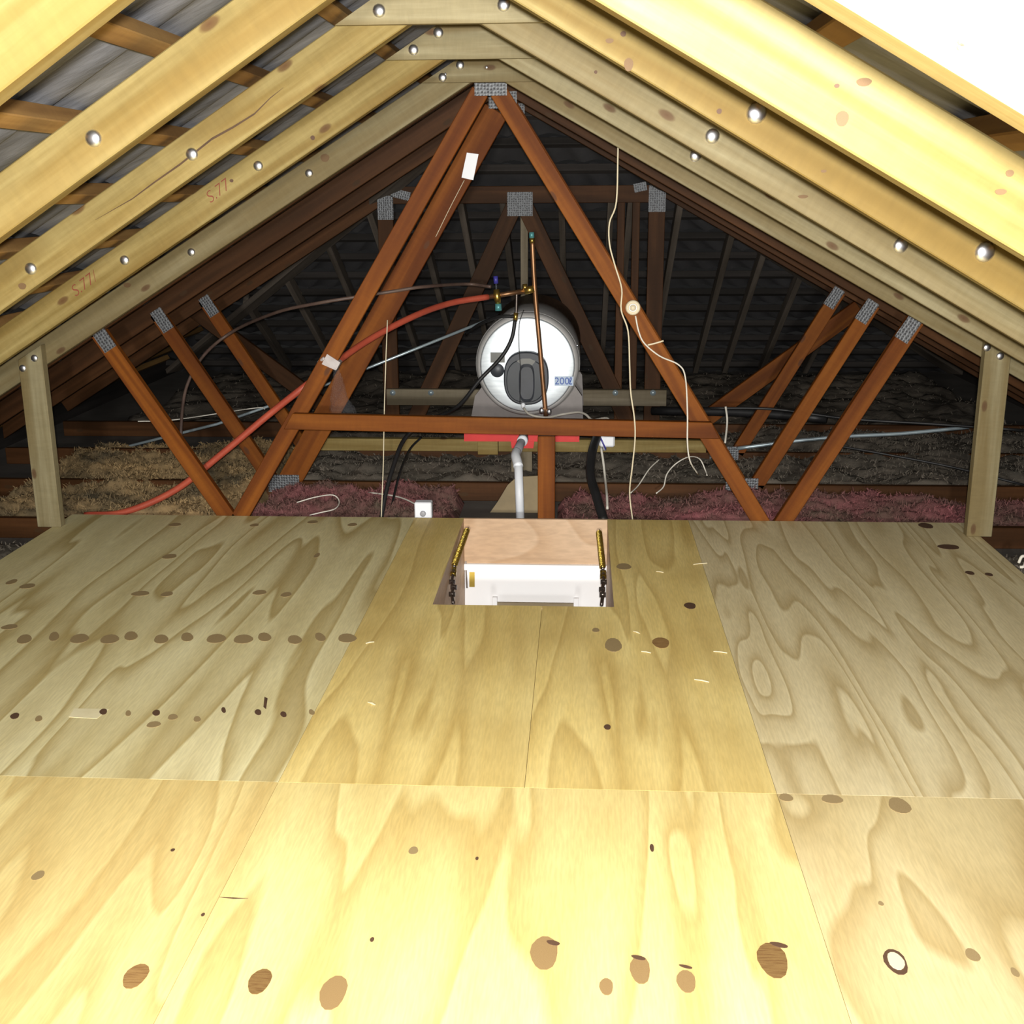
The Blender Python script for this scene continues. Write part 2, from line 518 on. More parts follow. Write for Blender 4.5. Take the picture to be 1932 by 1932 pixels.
bm = bmesh.new()
for r in ((-3.45, HX0 - .02, -0.6, 10.2), (HX1 + .02, 3.3, -0.6, 10.2), (HX0 - .02, HX1 + .02, -0.6, HY0 - .02), (HX0 - .02, HX1 + .02, HY1 + .02, 10.2)):
    slab(bm, *r, -0.135, -0.12)
floor = bm_obj('floor', bm, LINING)
tag(floor, 'loft floor of plywood sheets over dusty ceiling lining', kind='structure')


def sheet(x0, x1, y0, y1, mat, holes=None, gap=0.0006, label=None):
    """a plywood sheet, grain (local x) along the depth of the loft; a hole leaves an L or U of slabs in one mesh"""
    M = Matrix.Translation((x0, y0, 0)) @ Matrix(((0, 1, 0, 0), (1, 0, 0, 0), (0, 0, 1, 0), (0, 0, 0, 1)))
    # local (u, v) = (depth, across)
    W, L = x1 - x0, y1 - y0
    bm = bmesh.new()

    def sl(u0, u1, v0, v1):
        hexa(bm, [(u0, v0, -T), (u0, v1, -T), (u1, v1, -T), (u1, v0, -T), (u0, v0, 0), (u0, v1, 0), (u1, v1, 0), (u1, v0, 0)], 0.0)
    g = gap
    if not holes:
        sl(g, L - g, g, W - g)
    else:
        hx0, hx1, hy0, hy1 = holes
        u0, u1, v0, v1 = hy0 - y0, hy1 - y0, hx0 - x0, hx1 - x0
        sl(g, u0, g, W - g)
        if v0 > 0.01: sl(u0, L - g, g, v0)
        if v1 < W - 0.01: sl(u0, L - g, v1, W - g)
    o = bm_obj('plywood_sheet', bm, mat, floor, M)
    if label: o['label'] = label
    return o


SH = {}
SH['L'] = sheet(XL, -0.6, SEAM, FAR, PLY_L, label='grey-tan plywood sheet with rows of knots')
SH['CL'] = sheet(-0.6, 0.0, SEAM, FAR, PLY_C, (HX0, 9, HY0, 9), label='golden plywood sheet left of the hatch')
SH['CR'] = sheet(0.0, 0.6, SEAM, FAR, PLY_C, (-9, HX1, HY0, 9), label='golden plywood sheet right of the hatch')
SH['R'] = sheet(0.6, XR, SEAM, FAR, PLY_R, label='pinkish plywood sheet with wavy flame figure')
SH['NL'] = sheet(XL, -0.6, 0.12, SEAM, PLY_NEARL, label='bright honey plywood sheet')
SH['NC'] = sheet(-0.6, 0.6, 0.12, SEAM, PLY_NEAR, label='bright honey plywood sheet with large knots')
SH['NR'] = sheet(0.6, XR, 0.12, SEAM, PLY_NEARR, label='rosy plywood sheet with a pale plugged knot hole')


def disc_mesh(name, mat, n=14, h=0.0009):
    bm = bmesh.new()
    rnd = random.Random(name)
    ph = rnd.random() * 6
    ring = []
    for z in (0.0, h):
        ring.append([bm.verts.new((math.cos(2 * PI * k / n) * (1 + .07 * math.sin(3 * 2 * PI * k / n + ph)), math.sin(2 * PI * k / n), z)) for k in range(n)])
    bm.faces.new(ring[1])
    for k in range(n):
        bm.faces.new((ring[0][k], ring[0][(k + 1) % n], ring[1][(k + 1) % n], ring[1][k]))
    bmesh.ops.recalc_face_normals(bm, faces=bm.faces)
    me = bpy.data.meshes.new(name)
    bm.to_mesh(me)
    bm.free()
    me.materials.append(mat)
    return me


KM = {k: disc_mesh('knot_' + k, m) for k, m in dict(f=KNOT_FACE, b=KNOT, p=KNOT_PINK, d=KNOT_DARK, g=KNOT_GREY, w=PATCH).items()}


def knot(px, py, wpx, hpx, kind, rot=0.0, name='knot', zoff=0.0):
    P = onfloor(px, py)
    s = (P - EYE).dot(fw) / F_PX
    rx = wpx * s / 2
    ry = hpx * s / 2 / max(0.2, (CAM_H / (P - EYE).length))
    key = ('N' if P.y < SEAM else '') + ('L' if P.x < -0.6 else ('R' if P.x > 0.6 else ('C' if P.y < SEAM else ('CL' if P.x < 0 else 'CR'))))
    o = bpy.data.objects.new(name, KM[kind])
    put(o, Matrix.Translation((P.x, P.y, zoff)) @ Matrix.Rotation(rot, 4, 'Z') @ Matrix.Diagonal((rx, ry, 1, 1)), SH[key])
    return o


for a in ((256, 1842, 44, 42, 'b'), (490, 1852, 42, 44, 'b'), (629, 1873, 50, 60, 'p'), (1027, 1798, 52, 60, 'p'), (1144, 1862, 26, 30, 'p'), (1208, 1830, 38, 50, 'p'),
          (1295, 1852, 36, 40, 'p'), (1458, 1812, 56, 62, 'b'), (1835, 1802, 26, 22, 'g'), (1915, 1835, 14, 16, 'g'),
          (1690, 1815, 42, 44, 'd'), (1570, 1508, 40, 16, 'g'), (1697, 1520, 40, 28, 'g'), (1483, 1505, 26, 14, 'g'),
          (1157, 1217, 32, 26, 'g'), (1247, 1213, 32, 20, 'b'), (1302, 1143, 22, 12, 'd'), (1124, 1189, 14, 8, 'g'), (1146, 1372, 13, 10, 'd'), (1177, 1069, 28, 12, 'g'),
          (1747, 992, 26, 10, 'd'), (1790, 1032, 40, 9, 'd'), (1830, 1081, 16, 7, 'd'), (1866, 1084, 14, 6, 'd'), (780, 1605, 18, 14, 'g'), (72, 1652, 22, 16, 'g'),
          (702, 1773, 8, 8, 'd'), (383, 1726, 7, 6, 'd'), (900, 1620, 6, 6, 'd'), (326, 1604, 8, 5, 'd'), (1230, 1600, 8, 14, 'd'), (1662, 1705, 10, 8, 'g')):
    knot(*a)
knot(1690, 1814, 30, 30, 'w', zoff=0.0009)
for a in ((1044, 1780, 26, 8), (1205, 1808, 28, 7), (1294, 1825, 26, 5), (1470, 1784, 34, 8)):
    knot(*a, 'd', -0.35, 'bark_ring', 0.0009)
for x, y, wd in ((46, 1206, 26), (102, 1201, 18), (150, 1205, 34), (207, 1206, 34), (247, 1200, 24), (304, 1206, 26), (353, 1202, 22), (408, 1205, 36), (459, 1206, 36), (499, 1202, 24), (556, 1207, 26), (604, 1202, 18), (655, 1204, 34)):
    knot(x, y, wd, 17, 'g', rot=0.4)
for x, y, wd in ((52, 1106, 28), (315, 1121, 22), (265, 1120, 34), (490, 1118, 26), (540, 1122, 20), (22, 1098, 18), (598, 1048, 10), (320, 1050, 26), (18, 1183, 30)):
    knot(x, y, wd, 9, 'g')
for x, y, wd, k in ((28, 1351, 16, 'd'), (73, 1356, 13, 'g'), (195, 1343, 14, 'd'), (242, 1346, 10, 'g'), (295, 1345, 14, 'd'), (326, 1353, 18, 'g'), (290, 1367, 26, 'g'), (372, 1357, 13, 'g'), (422, 1340, 8, 'd'), (487, 1344, 12, 'd'), (535, 1348, 11, 'd'), (588, 1344, 10, 'g')):
    knot(x, y, wd, 11, k, rot=0.4)
for x, y, wd in ((330, 990, 24), (480, 991, 16), (665, 990, 18), (590, 985, 20)):
    knot(x, y, wd, 6, 'g')


def strip_on_floor(name, pts, mat, key, z=0.0009):
    P = [onfloor(*q) for q in pts]
    n = len(P)
    V = [(p.x, p.y, zz) for zz in (0.0, z) for p in P]
    F_ = [tuple(range(n, 2 * n))] + [(i, (i + 1) % n, n + (i + 1) % n, n + i) for i in range(n)]
    return mesh_obj(name, V, F_, mat, SH[key])


strip_on_floor('pale_patch', [(130, 1353), (183, 1356), (205, 1338), (140, 1337)], PATCH, 'L')
strip_on_floor('resin_streak', [(497, 1334), (502, 1338), (505, 1318), (499, 1315)], KNOT_DARK, 'L')
strip_on_floor('surface_crack', [(413, 1693), (440, 1696), (468, 1695.5), (440, 1694)], KNOT_DARK, 'NL')
CH = [('pale wood chip lying between the hatch and the pinkish sheet', (1308, 1066), (1334, 1063)), ('small pale wood chip right of the hatch spring', (1238, 1079), (1252, 1081)),
      ('pale wood chip on the golden sheet edge, middle of the three', (1346, 1230), (1372, 1233)), ('long pale wood chip near the golden sheet seam', (1310, 1283), (1338, 1288)),
      ('short pale shaving just below the hatch corner', (1195, 1192), (1207, 1196)), ('tiny pale wood chip just below the two round knots near the hatch', (1210, 1230), (1228, 1233)),
      ('white paper scrap on the golden sheet left of the seam', (694, 1326), (708, 1331)), ('pale shaving on the seam left of the hatch', (690, 1215), (706, 1212))]
for lab, a, b in CH:
    A, B = onfloor(*a), onfloor(*b)
    d = (B - A)
    q = Vector((-d.y, d.x, 0)).normalized() * 0.003
    mid = (A + B) / 2
    V = []
    for z in (0.0012, 0.0030):
        V += [A - q * .3 + Vector((0, 0, z)), mid - q + Vector((0, 0, z + .0012)), B - q * .4 + Vector((0, 0, z)), B + q * .4 + Vector((0, 0, z)), mid + q + Vector((0, 0, z + .0012)), A + q * .3 + Vector((0, 0, z))]
    V = [v - Vector((mid.x, mid.y, 0)) for v in V]
    F_ = [(0, 1, 2, 3, 4, 5), (11, 10, 9, 8, 7, 6)] + [(i, (i + 1) % 6, 6 + (i + 1) % 6, 6 + i) for i in range(6)]
    tag(mesh_obj('wood_chip', V, F_, CHIP, None, Matrix.Translation((mid.x, mid.y, 0))), lab, 'wood chip', 'chips scattered on the floor')

# ------------------------------------------------------------------ setting: roof
XRIDGE = -0.245


def zl(x): return 2.125 + 0.62 * x      # top of the rafters, left slope
def zr(x): return 1.845 - 0.562 * x     # right slope
HIP0, HIPM = 1.47, 0.58                 # hip end: z = HIP0 - HIPM * (y - 7.2)


def hip_y(z): return 7.2 + (HIP0 - z) / HIPM
def hip_z(y): return HIP0 - HIPM * (y - 7.2)


def corrug(name, A, B, C_, D, parent, wave=0.165, amp=0.011, lift=0.02, mat=None):
    """one course of ribbed tiles between the edges A-B (upper) and D-C_ (lower, lifted); the ribs run down the slope"""
    A, B, C_, D = map(Vector, (A, B, C_, D))
    n = max(4, int((C_ - D).length / (wave / 6)))
    nrm = (B - A).cross(D - A)
    if nrm.z < 0: nrm = -nrm
    nrm.normalize()
    L = (C_ - D).length
    V = []
    for i in range(n + 1):
        s = i / n
        h = amp * (abs(math.sin(PI * L * s / wave)) - 0.5) * 2
        V.append(A.lerp(B, s) + nrm * h)
        V.append(D.lerp(C_, s) + nrm * (h + lift))
    F_ = [(2 * i, 2 * i + 1, 2 * i + 3, 2 * i + 2) for i in range(n)]
    x = (D - A).normalized()
    y = nrm.cross(x)
    M = Matrix(((x.x, y.x, nrm.x, A.x), (x.y, y.y, nrm.y, A.y), (x.z, y.z, nrm.z, A.z), (0, 0, 0, 1)))
    Mi = M.inverted()
    return mesh_obj(name, [Mi @ v for v in V], F_, mat or TILE, parent, M, True)


roof_l = thing('ceiling', (-1.8, 4, 0.9), 'left roof slope of ribbed grey tiles on brown battens', kind='structure')
roof_r = thing('ceiling', (1.5, 4, 0.9), 'right roof slope of ribbed grey tiles on brown battens', kind='structure')
roof_h = thing('ceiling', (-0.2, 8.5, 0.6), 'dark hip end of the roof beyond the water heater', kind='structure')
BH = 0.04
for side, zf, x0, dx, par in ((-1, zl, -0.283, -0.2385, roof_l), (1, zr, -0.013, 0.25, roof_r)):
    for k in range(15):
        xb = x0 + dx * k                     # lower edge of the batten
        z = zf(xb)
        ye = max(6.3, hip_y(z)) - 0.02
        ang = math.atan(0.62 if side < 0 else 0.562)
        ux, uz = -side * math.cos(ang), math.sin(ang)          # up the slope
        nx, nz = side * math.sin(ang), math.cos(ang)
        c = (xb + ux * 0.022 + nx * BH / 2, z + uz * 0.022 + nz * BH / 2)
        timber('batten', (c[0], 0.25, c[1]), (c[0], ye, c[1]), BH, 0.045, BATTEN, par, side=(ux, 0, uz))
        xn = xb + dx
        up_ = (xb + nx * (BH + .004), z + nz * (BH + .004))
        lo_ = (xn + nx * (BH + .004), zf(xn) + nz * (BH + .004))
        corrug('tile_course', (up_[0], 0.25, up_[1]), (up_[0], ye + .15, up_[1]), (lo_[0], hip_y(zf(xn)) + .1 if hip_y(zf(xn)) > 6.3 else 6.4, lo_[1]), (lo_[0], 0.25, lo_[1]), par)
for k in range(16):
    y = 6.45 + 0.24 * k
    z = hip_z(y)
    if z < -0.25: break
    xa = (z - 2.125) / 0.62
    xb = (1.845 - z) / 0.562
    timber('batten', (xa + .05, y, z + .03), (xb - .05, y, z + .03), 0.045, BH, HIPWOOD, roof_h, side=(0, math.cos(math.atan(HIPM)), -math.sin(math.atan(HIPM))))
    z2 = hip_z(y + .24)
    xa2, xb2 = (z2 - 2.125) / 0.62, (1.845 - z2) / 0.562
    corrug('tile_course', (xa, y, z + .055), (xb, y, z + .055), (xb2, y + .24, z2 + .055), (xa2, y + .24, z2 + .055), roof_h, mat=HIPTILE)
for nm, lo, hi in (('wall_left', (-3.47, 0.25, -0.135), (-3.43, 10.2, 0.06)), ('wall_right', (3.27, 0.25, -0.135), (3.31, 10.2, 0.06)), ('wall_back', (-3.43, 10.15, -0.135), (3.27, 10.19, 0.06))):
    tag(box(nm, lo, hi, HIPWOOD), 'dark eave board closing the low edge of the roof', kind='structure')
for zf_, sgn in ((lambda z: (z - 2.125) / 0.62, 1), (lambda z: (1.845 - z) / 0.562, -1)):
    timber('hip_rafter', (zf_(1.83) + sgn * .03, hip_y(1.83) - .03, 1.77), (zf_(0.02) + sgn * .06, hip_y(0.02) - .03, -0.05), 0.12, 0.04, JACK, roof_h, side=(0.7, -sgn * 0.7, 0))
for x in (-2.35, -1.95, -1.55, -1.2, -0.9, -0.62, -0.36, 0.0, 0.3, 0.42, 0.72, 1.08, 1.32, 1.62, 1.98):
    ztop = min(zl(x), zr(x), 1.40)
    y0 = hip_y(ztop)
    timber('jack_rafter', (x, y0, ztop - .03), (x, 9.75, hip_z(9.75) - .03), 0.085, 0.04, JACK, roof_h, side=(1, 0, 0))

# ------------------------------------------------------------------ rafter frames
# lower edges: z = a + m x, measured for each frame
LEFT = {1: (1.92, 0.653), 2: (1.962, 0.631), 3: (1.993, 0.623), 4: (1.991, 0.617), 5: (1.981, 0.607)}
RIGHT = {0: (1.643, -0.565), 1: (1.687, -0.565), 2: (1.725, -0.578), 3: (1.717, -0.566), 4: (1.713, -0.557), 5: (1.695, -0.556)}
YK = {0: 0.8, 1: 1.6, 2: 2.4, 3: 3.2, 4: 4.0, 5: 4.8}
RT, RH = 0.045, 0.099
FLAB = {0: 'bleached pale rafter nearest the camera, crossing the top right corner',
        1: 'pale rafter frame second from the camera, widest timber in the top left corner',
        2: 'yellow pine rafter frame, third from the camera, single bolt on its left arm',
        3: 'rafter frame with a long wavy crack along its left arm',
        4: 'rafter frame with red handwriting on its left arm',
        5: 'farthest pale rafter frame, standing on two posts at the floor edge'}
RAF = {}


def bolt_mesh():
    bm = bmesh.new()
    bmesh.ops.create_uvsphere(bm, u_segments=14, v_segments=8, radius=1)
    bmesh.ops.delete(bm, geom=[v for v in bm.verts if v.co.z < -0.05], context='VERTS')
    for v in bm.verts: v.co.z *= 0.5
    me = bpy.data.meshes.new('bolt')
    bm.to_mesh(me)
    bm.free()
    me.polygons.foreach_set('use_smooth', [True] * len(me.polygons))
    me.materials.append(STEEL)
    return me


BOLT = bolt_mesh()


def bolt(px, py, Y, parent, r=0.0172, name='bolt'):
    P = at(px, py, Y)
    o = bpy.data.objects.new(name, BOLT)
    put(o, Matrix.Translation(P) @ TOCAM @ Matrix.Diagonal((r, r, r, 1)), parent)
    return o


for k in range(6):
    Y1 = YK[k]
    yc = Y1 - RT / 2
    fr = thing('rafter_frame', (XRIDGE, yc, 0), FLAB[k], 'roof frame', 'pale pine rafter frames')
    RAF[k] = {'root': fr}
    if k in LEFT:
        a, m = LEFT[k]
        th = math.atan(m)
        off = RH / 2 / math.cos(th)
        x0, x1 = -3.2, XRIDGE - 0.002
        zz = lambda x: a + m * x + off
        RAF[k]['l'] = timber('rafter', (x0, yc, zz(x0)), (x1, yc, zz(x1)), RH, RT, PINE if k < 5 else PINE_G, fr, m, m)
        # note: local z is up the roof
    a, m = RIGHT[k]
    th = math.atan(m)
    off = RH / 2 / math.cos(th)
    x0, x1 = (XRIDGE + 0.002), 2.95
    zz = lambda x: a + m * x + off
    RAF[k]['r'] = timber('rafter', (x0, yc, zz(x0)), (x1, yc, zz(x1)), RH, RT, PINE if k < 3 else PINE_G, fr, m, m)
    if k >= 1:
        al, ml = LEFT[k]
        ar, mr = RIGHT[k]
        vh = RH / math.cos(math.atan(ml)) - 0.004
        zb = 1.792
        xa = (zb - al - vh) / ml
        xb = (zb - ar - vh) / mr
        xt = (ar - al) / (ml - mr)
        zt = al + vh + ml * xt
        e = 0.05
        RAF[k]['g'] = plate('gusset', [(xa, zb), (xb, zb), (xt + e, zt + mr * e), (xt - e, zt - ml * e)], Y1 - RT - 0.021, Y1 - RT - 0.0005, PINE_G, fr)

yf = {k: YK[k] - RT - 0.0003 for k in YK}
for k, pts in {2: [(176, 261)], 3: [(362, 291), (58, 507)], 4: [(487, 313), (235, 491)], 5: [(583, 327), (361, 476)]}.items():
    for q in pts: bolt(*q, yf[k], RAF[k]['l'])
for k, pts in {2: [(1427, 214), (1858, 476)], 3: [(1344, 257), (1699, 464)], 4: [(1312, 294)]}.items():
    for q in pts: bolt(*q, yf[k], RAF[k]['r'], 0.0195)
for k, pts in {3: [(715, 20), (950, 9)], 4: [(780, 94), (827, 62)], 5: [(835, 146), (868, 123)]}.items():
    for q in pts: bolt(*q, yf[k] - 0.0208, RAF[k]['g'])
bolt(918, 127, yf[5] - 0.0208, RAF[5]['g'], 0.006, 'screw')
bolt(840, 140, yf[5] - 0.0208, RAF[5]['g'], 0.006, 'screw')

# posts of the farthest frame
for nm, xa, xb, ztop, bl in (('l', -2.212, -2.108, None, [(65, 676), (43, 695)]), ('r', 1.722, 1.824, None, [(1862, 656), (1887, 672)])):
    xc = (xa + xb) / 2
    if nm == 'l':
        z1 = LEFT[5][0] + LEFT[5][1] * xc + 0.085
        sl = -LEFT[5][1]
    else:
        z1 = RIGHT[5][0] + RIGHT[5][1] * xc + 0.115
        sl = -RIGHT[5][1]
    z0 = 0.0005 if nm == 'l' else 0.0005
    yp = YK[5] - RT - 0.0235
    p = timber('post', (xc, yp, z0), (xc, yp, z1), xb - xa, 0.045, PINE_G, RAF[5]['root'], 0, sl)
    for q in bl: bolt(*q, yp - 0.0228, p, 0.0160)


def text_mesh(name, body, size, M, mat, parent, shear=0.0, depth=0.0004, off=0.0):
    cu = bpy.data.curves.new(name, 'FONT')
    cu.body = body
    cu.size = size
    cu.shear = shear
    cu.offset = off
    cu.extrude = depth
    cu.align_x = 'CENTER'
    cu.align_y = 'CENTER'
    o = bpy.data.objects.new(name + '_tmp', cu)
    C.objects.link(o)
    dg = bpy.context.evaluated_depsgraph_get()
    me = bpy.data.meshes.new_from_object(o.evaluated_get(dg))
    me.name = name
    bpy.data.objects.remove(o)
    me.materials.clear()
    me.materials.append(mat)
    return put(bpy.data.objects.new(name, me), M, parent)


def on_face(px, py, Y, rot):
    return Matrix.Translation(at(px, py, Y)) @ TOCAM @ Matrix.Rotation(rot, 4, 'Z')


for px, py, body in ((158, 537, 'S.77/'), (410, 362, 'S.77')):
    mk = text_mesh('red_handwriting', body, 0.054, on_face(px, py, yf[4] - 0.0004, 0.60), INK, RAF[4]['l'], 0.25, off=-0.0009)
    mk['label'] = 'red handwritten mark'
# crack along frame 3
ck = [(180, 415), (250, 375), (290, 345), (340, 310), (400, 262), (440, 240), (480, 215), (510, 185), (535, 165)]
P = [at(x, y, yf[3]) for x, y in ck]
V, F_ = [], []
for i, p in enumerate(P):
    wv = 0.0028 * math.sin(PI * i / (len(P) - 1)) + 0.0004
    V += [p + Vector((0, -0.0006, wv)), p + Vector((0, -0.0006, -wv))]
for i in range(len(P) - 1): F_.append((2 * i, 2 * i + 1, 2 * i + 3, 2 * i + 2))
mi = WM[RAF[3]['l'].name]
mesh_obj('crack', [mi.inverted() @ v for v in V], F_, mottled('crack_brown', (0.075, 0.038, 0.014), (0.05, 0.025, 0.01), 20), RAF[3]['l'], mi)


def face_knot(px, py, wpx, hpx, Y, parent, kind='b', rot=0.0):
    s = Y / F_PX * 1.03
    o = bpy.data.objects.new('knot', KM['d' if kind == 'd' else 'f'])
    put(o, Matrix.Translation(at(px, py, Y)) @ TOCAM @ Matrix.Rotation(rot, 4, 'Z') @ Matrix.Diagonal((wpx * s / 2, hpx * s / 2, 1, 1)), parent)


for a in ((42, 540, 15, 12, yf[3], RAF[3]['l'], 'g'), (1176, 64, 10, 9, yf[2], RAF[2]['r'], 'd'), (1150, 77, 14, 8, yf[2], RAF[2]['r'], 'g'), (1357, 210, 9, 9, yf[2], RAF[2]['r'], 'd'), (1554, 323, 10, 5, yf[2], RAF[2]['r'], 'g'), (1186, 122, 16, 22, yf[2], RAF[2]['r'], 'g'),
          (1579, 162, 9, 7, yf[1], RAF[1]['r'], 'd'), (1630, 155, 26, 14, yf[1], RAF[1]['r'], 'p'), (1589, 224, 22, 26, yf[1], RAF[1]['r'], 'p'), (1905, 327, 14, 12, yf[1], RAF[1]['r'], 'g'), (1888, 362, 20, 10, yf[1], RAF[1]['r'], 'p'),
          (1816, 80, 15, 13, yf[0], RAF[0]['r'], 'd'), (1812, 89, 12, 11, yf[0], RAF[0]['r'], 'd'), (1515, 371, 18, 6, yf[3], RAF[3]['r'], 'g'), (1124, 136, 6, 6, yf[3], RAF[3]['r'], 'd'),
          (590, 260, 8, 8, yf[4], RAF[4]['l'], 'd'), (437, 341, 7, 6, yf[4], RAF[4]['l'], 'd'), (613, 298, 16, 14, yf[5], RAF[5]['l'], 'g'), (240, 538, 14, 9, yf[5], RAF[5]['l'], 'b')):
    face_knot(*a)

# ------------------------------------------------------------------ old brown trusses
TT = 0.036


def nail_plate(x, z, w_, h_, Y, parent, rot=0.0, name='nail_plate'):
    bm = bmesh.new()
    hexa(bm, [(sx * w_ / 2, sy * h_ / 2, zz) for zz in (0, 0.0015) for sx, sy in ((-1, -1), (1, -1), (1, 1), (-1, 1))])
    return bm_obj(name, bm, NAILP, parent, Matrix.Translation((x, Y, z)) @ TOCAM @ Matrix.Rotation(rot, 4, 'Z'))


WIL, WIR, WOL, WOR, WOL2, WOR2 = at(450, 988, 4.954), at(1440, 988, 4.954), at(436, 988, 4.954), at(1472, 988, 4.954), at(188, 628, 4.954), at(1722, 610, 4.954)
TLAB = ['nearest brown truss at the far edge of the floor, one web wrapped in tape', 'second brown truss, with a white tag on its inner web', 'third brown truss, crossing above the heater']
for i, Y0 in enumerate((4.936, 5.67, 6.42)):
    yc = Y0 + TT / 2
    tr = thing('roof_truss', (XRIDGE, yc, 0), TLAB[i], 'truss', 'old brown roof trusses')
    al, ml, ar, mr = 1.985, 0.610, 1.70, -0.557
    h = 0.095
    for a, m, xs, xe in ((al, ml, -3.2, XRIDGE - .002), (ar, mr, XRIDGE + .002, 2.95)):
        off = h / 2 / math.cos(math.atan(m)) + (0.012 if i == 0 else -0.004)
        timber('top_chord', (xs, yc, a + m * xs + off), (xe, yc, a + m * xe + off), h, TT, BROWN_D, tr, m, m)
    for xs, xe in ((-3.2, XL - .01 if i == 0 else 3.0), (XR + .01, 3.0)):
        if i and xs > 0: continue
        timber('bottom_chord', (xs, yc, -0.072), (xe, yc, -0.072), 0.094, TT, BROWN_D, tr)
    wb = 0.072
    yw = yc
    if i < 2:
        if i == 0:
            timber('web', (WIL.x, yw, -0.03), (-0.288, yw, 1.775), wb, TT, BROWN, tr)
        else:
            q0, q1 = at(880, 310, yw), at(668, 690, yw)
            dq = (q1 - q0) / (q1.z - q0.z)
            timber('web', q0 + dq * (-0.03 - q0.z), q0 + dq * (1.75 - q0.z), 0.118, TT, BROWN, tr)
        timber('web', (WIR.x, yw, -0.03), (-0.215, yw, 1.775), wb, TT, BROWN, tr)
    timber('web', (WOL.x, yw, -0.03), (WOL2.x - .01, yw, WOL2.z + .015), wb, TT, BROWN, tr)
    timber('web', (WOR.x, yw, -0.03), (WOR2.x + .01, yw, WOR2.z + .015), wb, TT, BROWN, tr)
    yp = Y0 - 0.002
    nail_plate(-0.245, 1.795, 0.13, 0.075, yp, tr)
    nail_plate(WOL2.x + .02, WOL2.z - .02, 0.062, 0.115, yp, tr, 0.55)
    nail_plate(WOR2.x - .02, WOR2.z - .02, 0.062, 0.11, yp, tr, -0.55)
    if i: nail_plate(-1.375, -0.035, 0.16, 0.09, yp, tr)
    if i: nail_plate(0.93, -0.035, 0.16, 0.09, yp, tr)
    if i == 0: TR1 = tr
    if i == 1: TR2 = tr

YG = 7.2
gt = thing('girder_truss', (-0.25, YG, 0), 'flat-topped brown girder truss with nail plates behind the water heater', 'truss')
yc = YG + TT / 2
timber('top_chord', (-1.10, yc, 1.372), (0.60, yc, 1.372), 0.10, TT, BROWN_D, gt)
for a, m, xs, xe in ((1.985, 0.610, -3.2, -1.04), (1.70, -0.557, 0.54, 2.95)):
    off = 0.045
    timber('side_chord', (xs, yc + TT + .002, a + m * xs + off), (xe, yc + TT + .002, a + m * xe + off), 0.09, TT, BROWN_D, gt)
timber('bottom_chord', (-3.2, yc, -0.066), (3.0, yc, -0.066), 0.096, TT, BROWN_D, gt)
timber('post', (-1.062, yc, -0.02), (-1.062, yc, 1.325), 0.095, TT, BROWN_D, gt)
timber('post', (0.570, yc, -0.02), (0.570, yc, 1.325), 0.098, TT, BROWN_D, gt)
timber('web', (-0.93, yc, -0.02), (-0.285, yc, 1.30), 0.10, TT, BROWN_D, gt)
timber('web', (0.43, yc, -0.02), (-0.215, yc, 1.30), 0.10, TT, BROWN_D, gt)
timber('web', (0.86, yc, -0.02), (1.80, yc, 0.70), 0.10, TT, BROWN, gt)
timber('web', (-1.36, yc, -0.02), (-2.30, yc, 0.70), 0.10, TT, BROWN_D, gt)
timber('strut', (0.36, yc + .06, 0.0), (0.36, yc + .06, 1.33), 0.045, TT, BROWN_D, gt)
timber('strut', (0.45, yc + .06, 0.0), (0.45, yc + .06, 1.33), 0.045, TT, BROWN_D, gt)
timber('strut', (-0.225, yc + .06, 0.0), (-0.225, yc + .06, 1.33), 0.045, TT, DUSTY, gt)
yp = YG - 0.002
for px, py, wpx, hpx, rot in ((981, 385, 48, 44, 0.0), (1240, 375, 32, 48, 0.0), (1208, 353, 24, 16, 0.2), (727, 392, 30, 44, 0.0), (756, 367, 36, 16, -0.25)):
    P = at(px, py, yp)
    s = (P - EYE).dot(fw) / F_PX
    nail_plate(P.x, P.z, wpx * s, hpx * s, yp, gt, rot)

# tie rail with its stud
br = thing('timber_brace', (-0.2, 4.78, 0), 'orange-brown rail nailed across the truss webs with one short stud', 'timber rail')
yb = 4.936 - 0.0195
A, B = at(545, 797, yb), at(1352, 815, yb)
timber('rail', at(545, 794, yb), at(1350, 811.5, yb), 0.070, 0.036, BROWN, br, 0.6, -0.55)
P = at(1031, 900, 4.954)
timber('stud', (P.x, 4.954, -0.05), (P.x, 4.954, at(1031, 822, 4.954).z), 0.075, 0.036, BROWN, br)

# ------------------------------------------------------------------ hatch
hz = thing('loft_hatch', ((HX0 + HX1) / 2, (HY0 + HY1) / 2, -0.3), 'open loft hatch with plywood lining, white door and two gold springs', 'hatch')
D0 = -0.205
box('liner_board', (HX0 - .001, HY1, D0), (HX1 + .001, HY1 + .016, -0.0005), PLY_LINER, hz)
box('liner_board', (HX0 - .016, HY0 - .016, D0 - .34), (HX0, HY1 + .016, -0.001 - T * 0), PLY_LINER, hz)
box('liner_board', (HX1, HY0 - .016, D0 - .34), (HX1 + .016, HY1 + .016, -0.001), PLY_LINER, hz)
box('liner_board', (HX0, HY0 - .016, D0 - .12), (HX1, HY0, -0.001), PLY_LINER, hz)
box('frame_strip', (HX0, HY1 - .02, D0 - .028), (HX1, HY1 + .016, D0), PAINT, hz, 0.001)
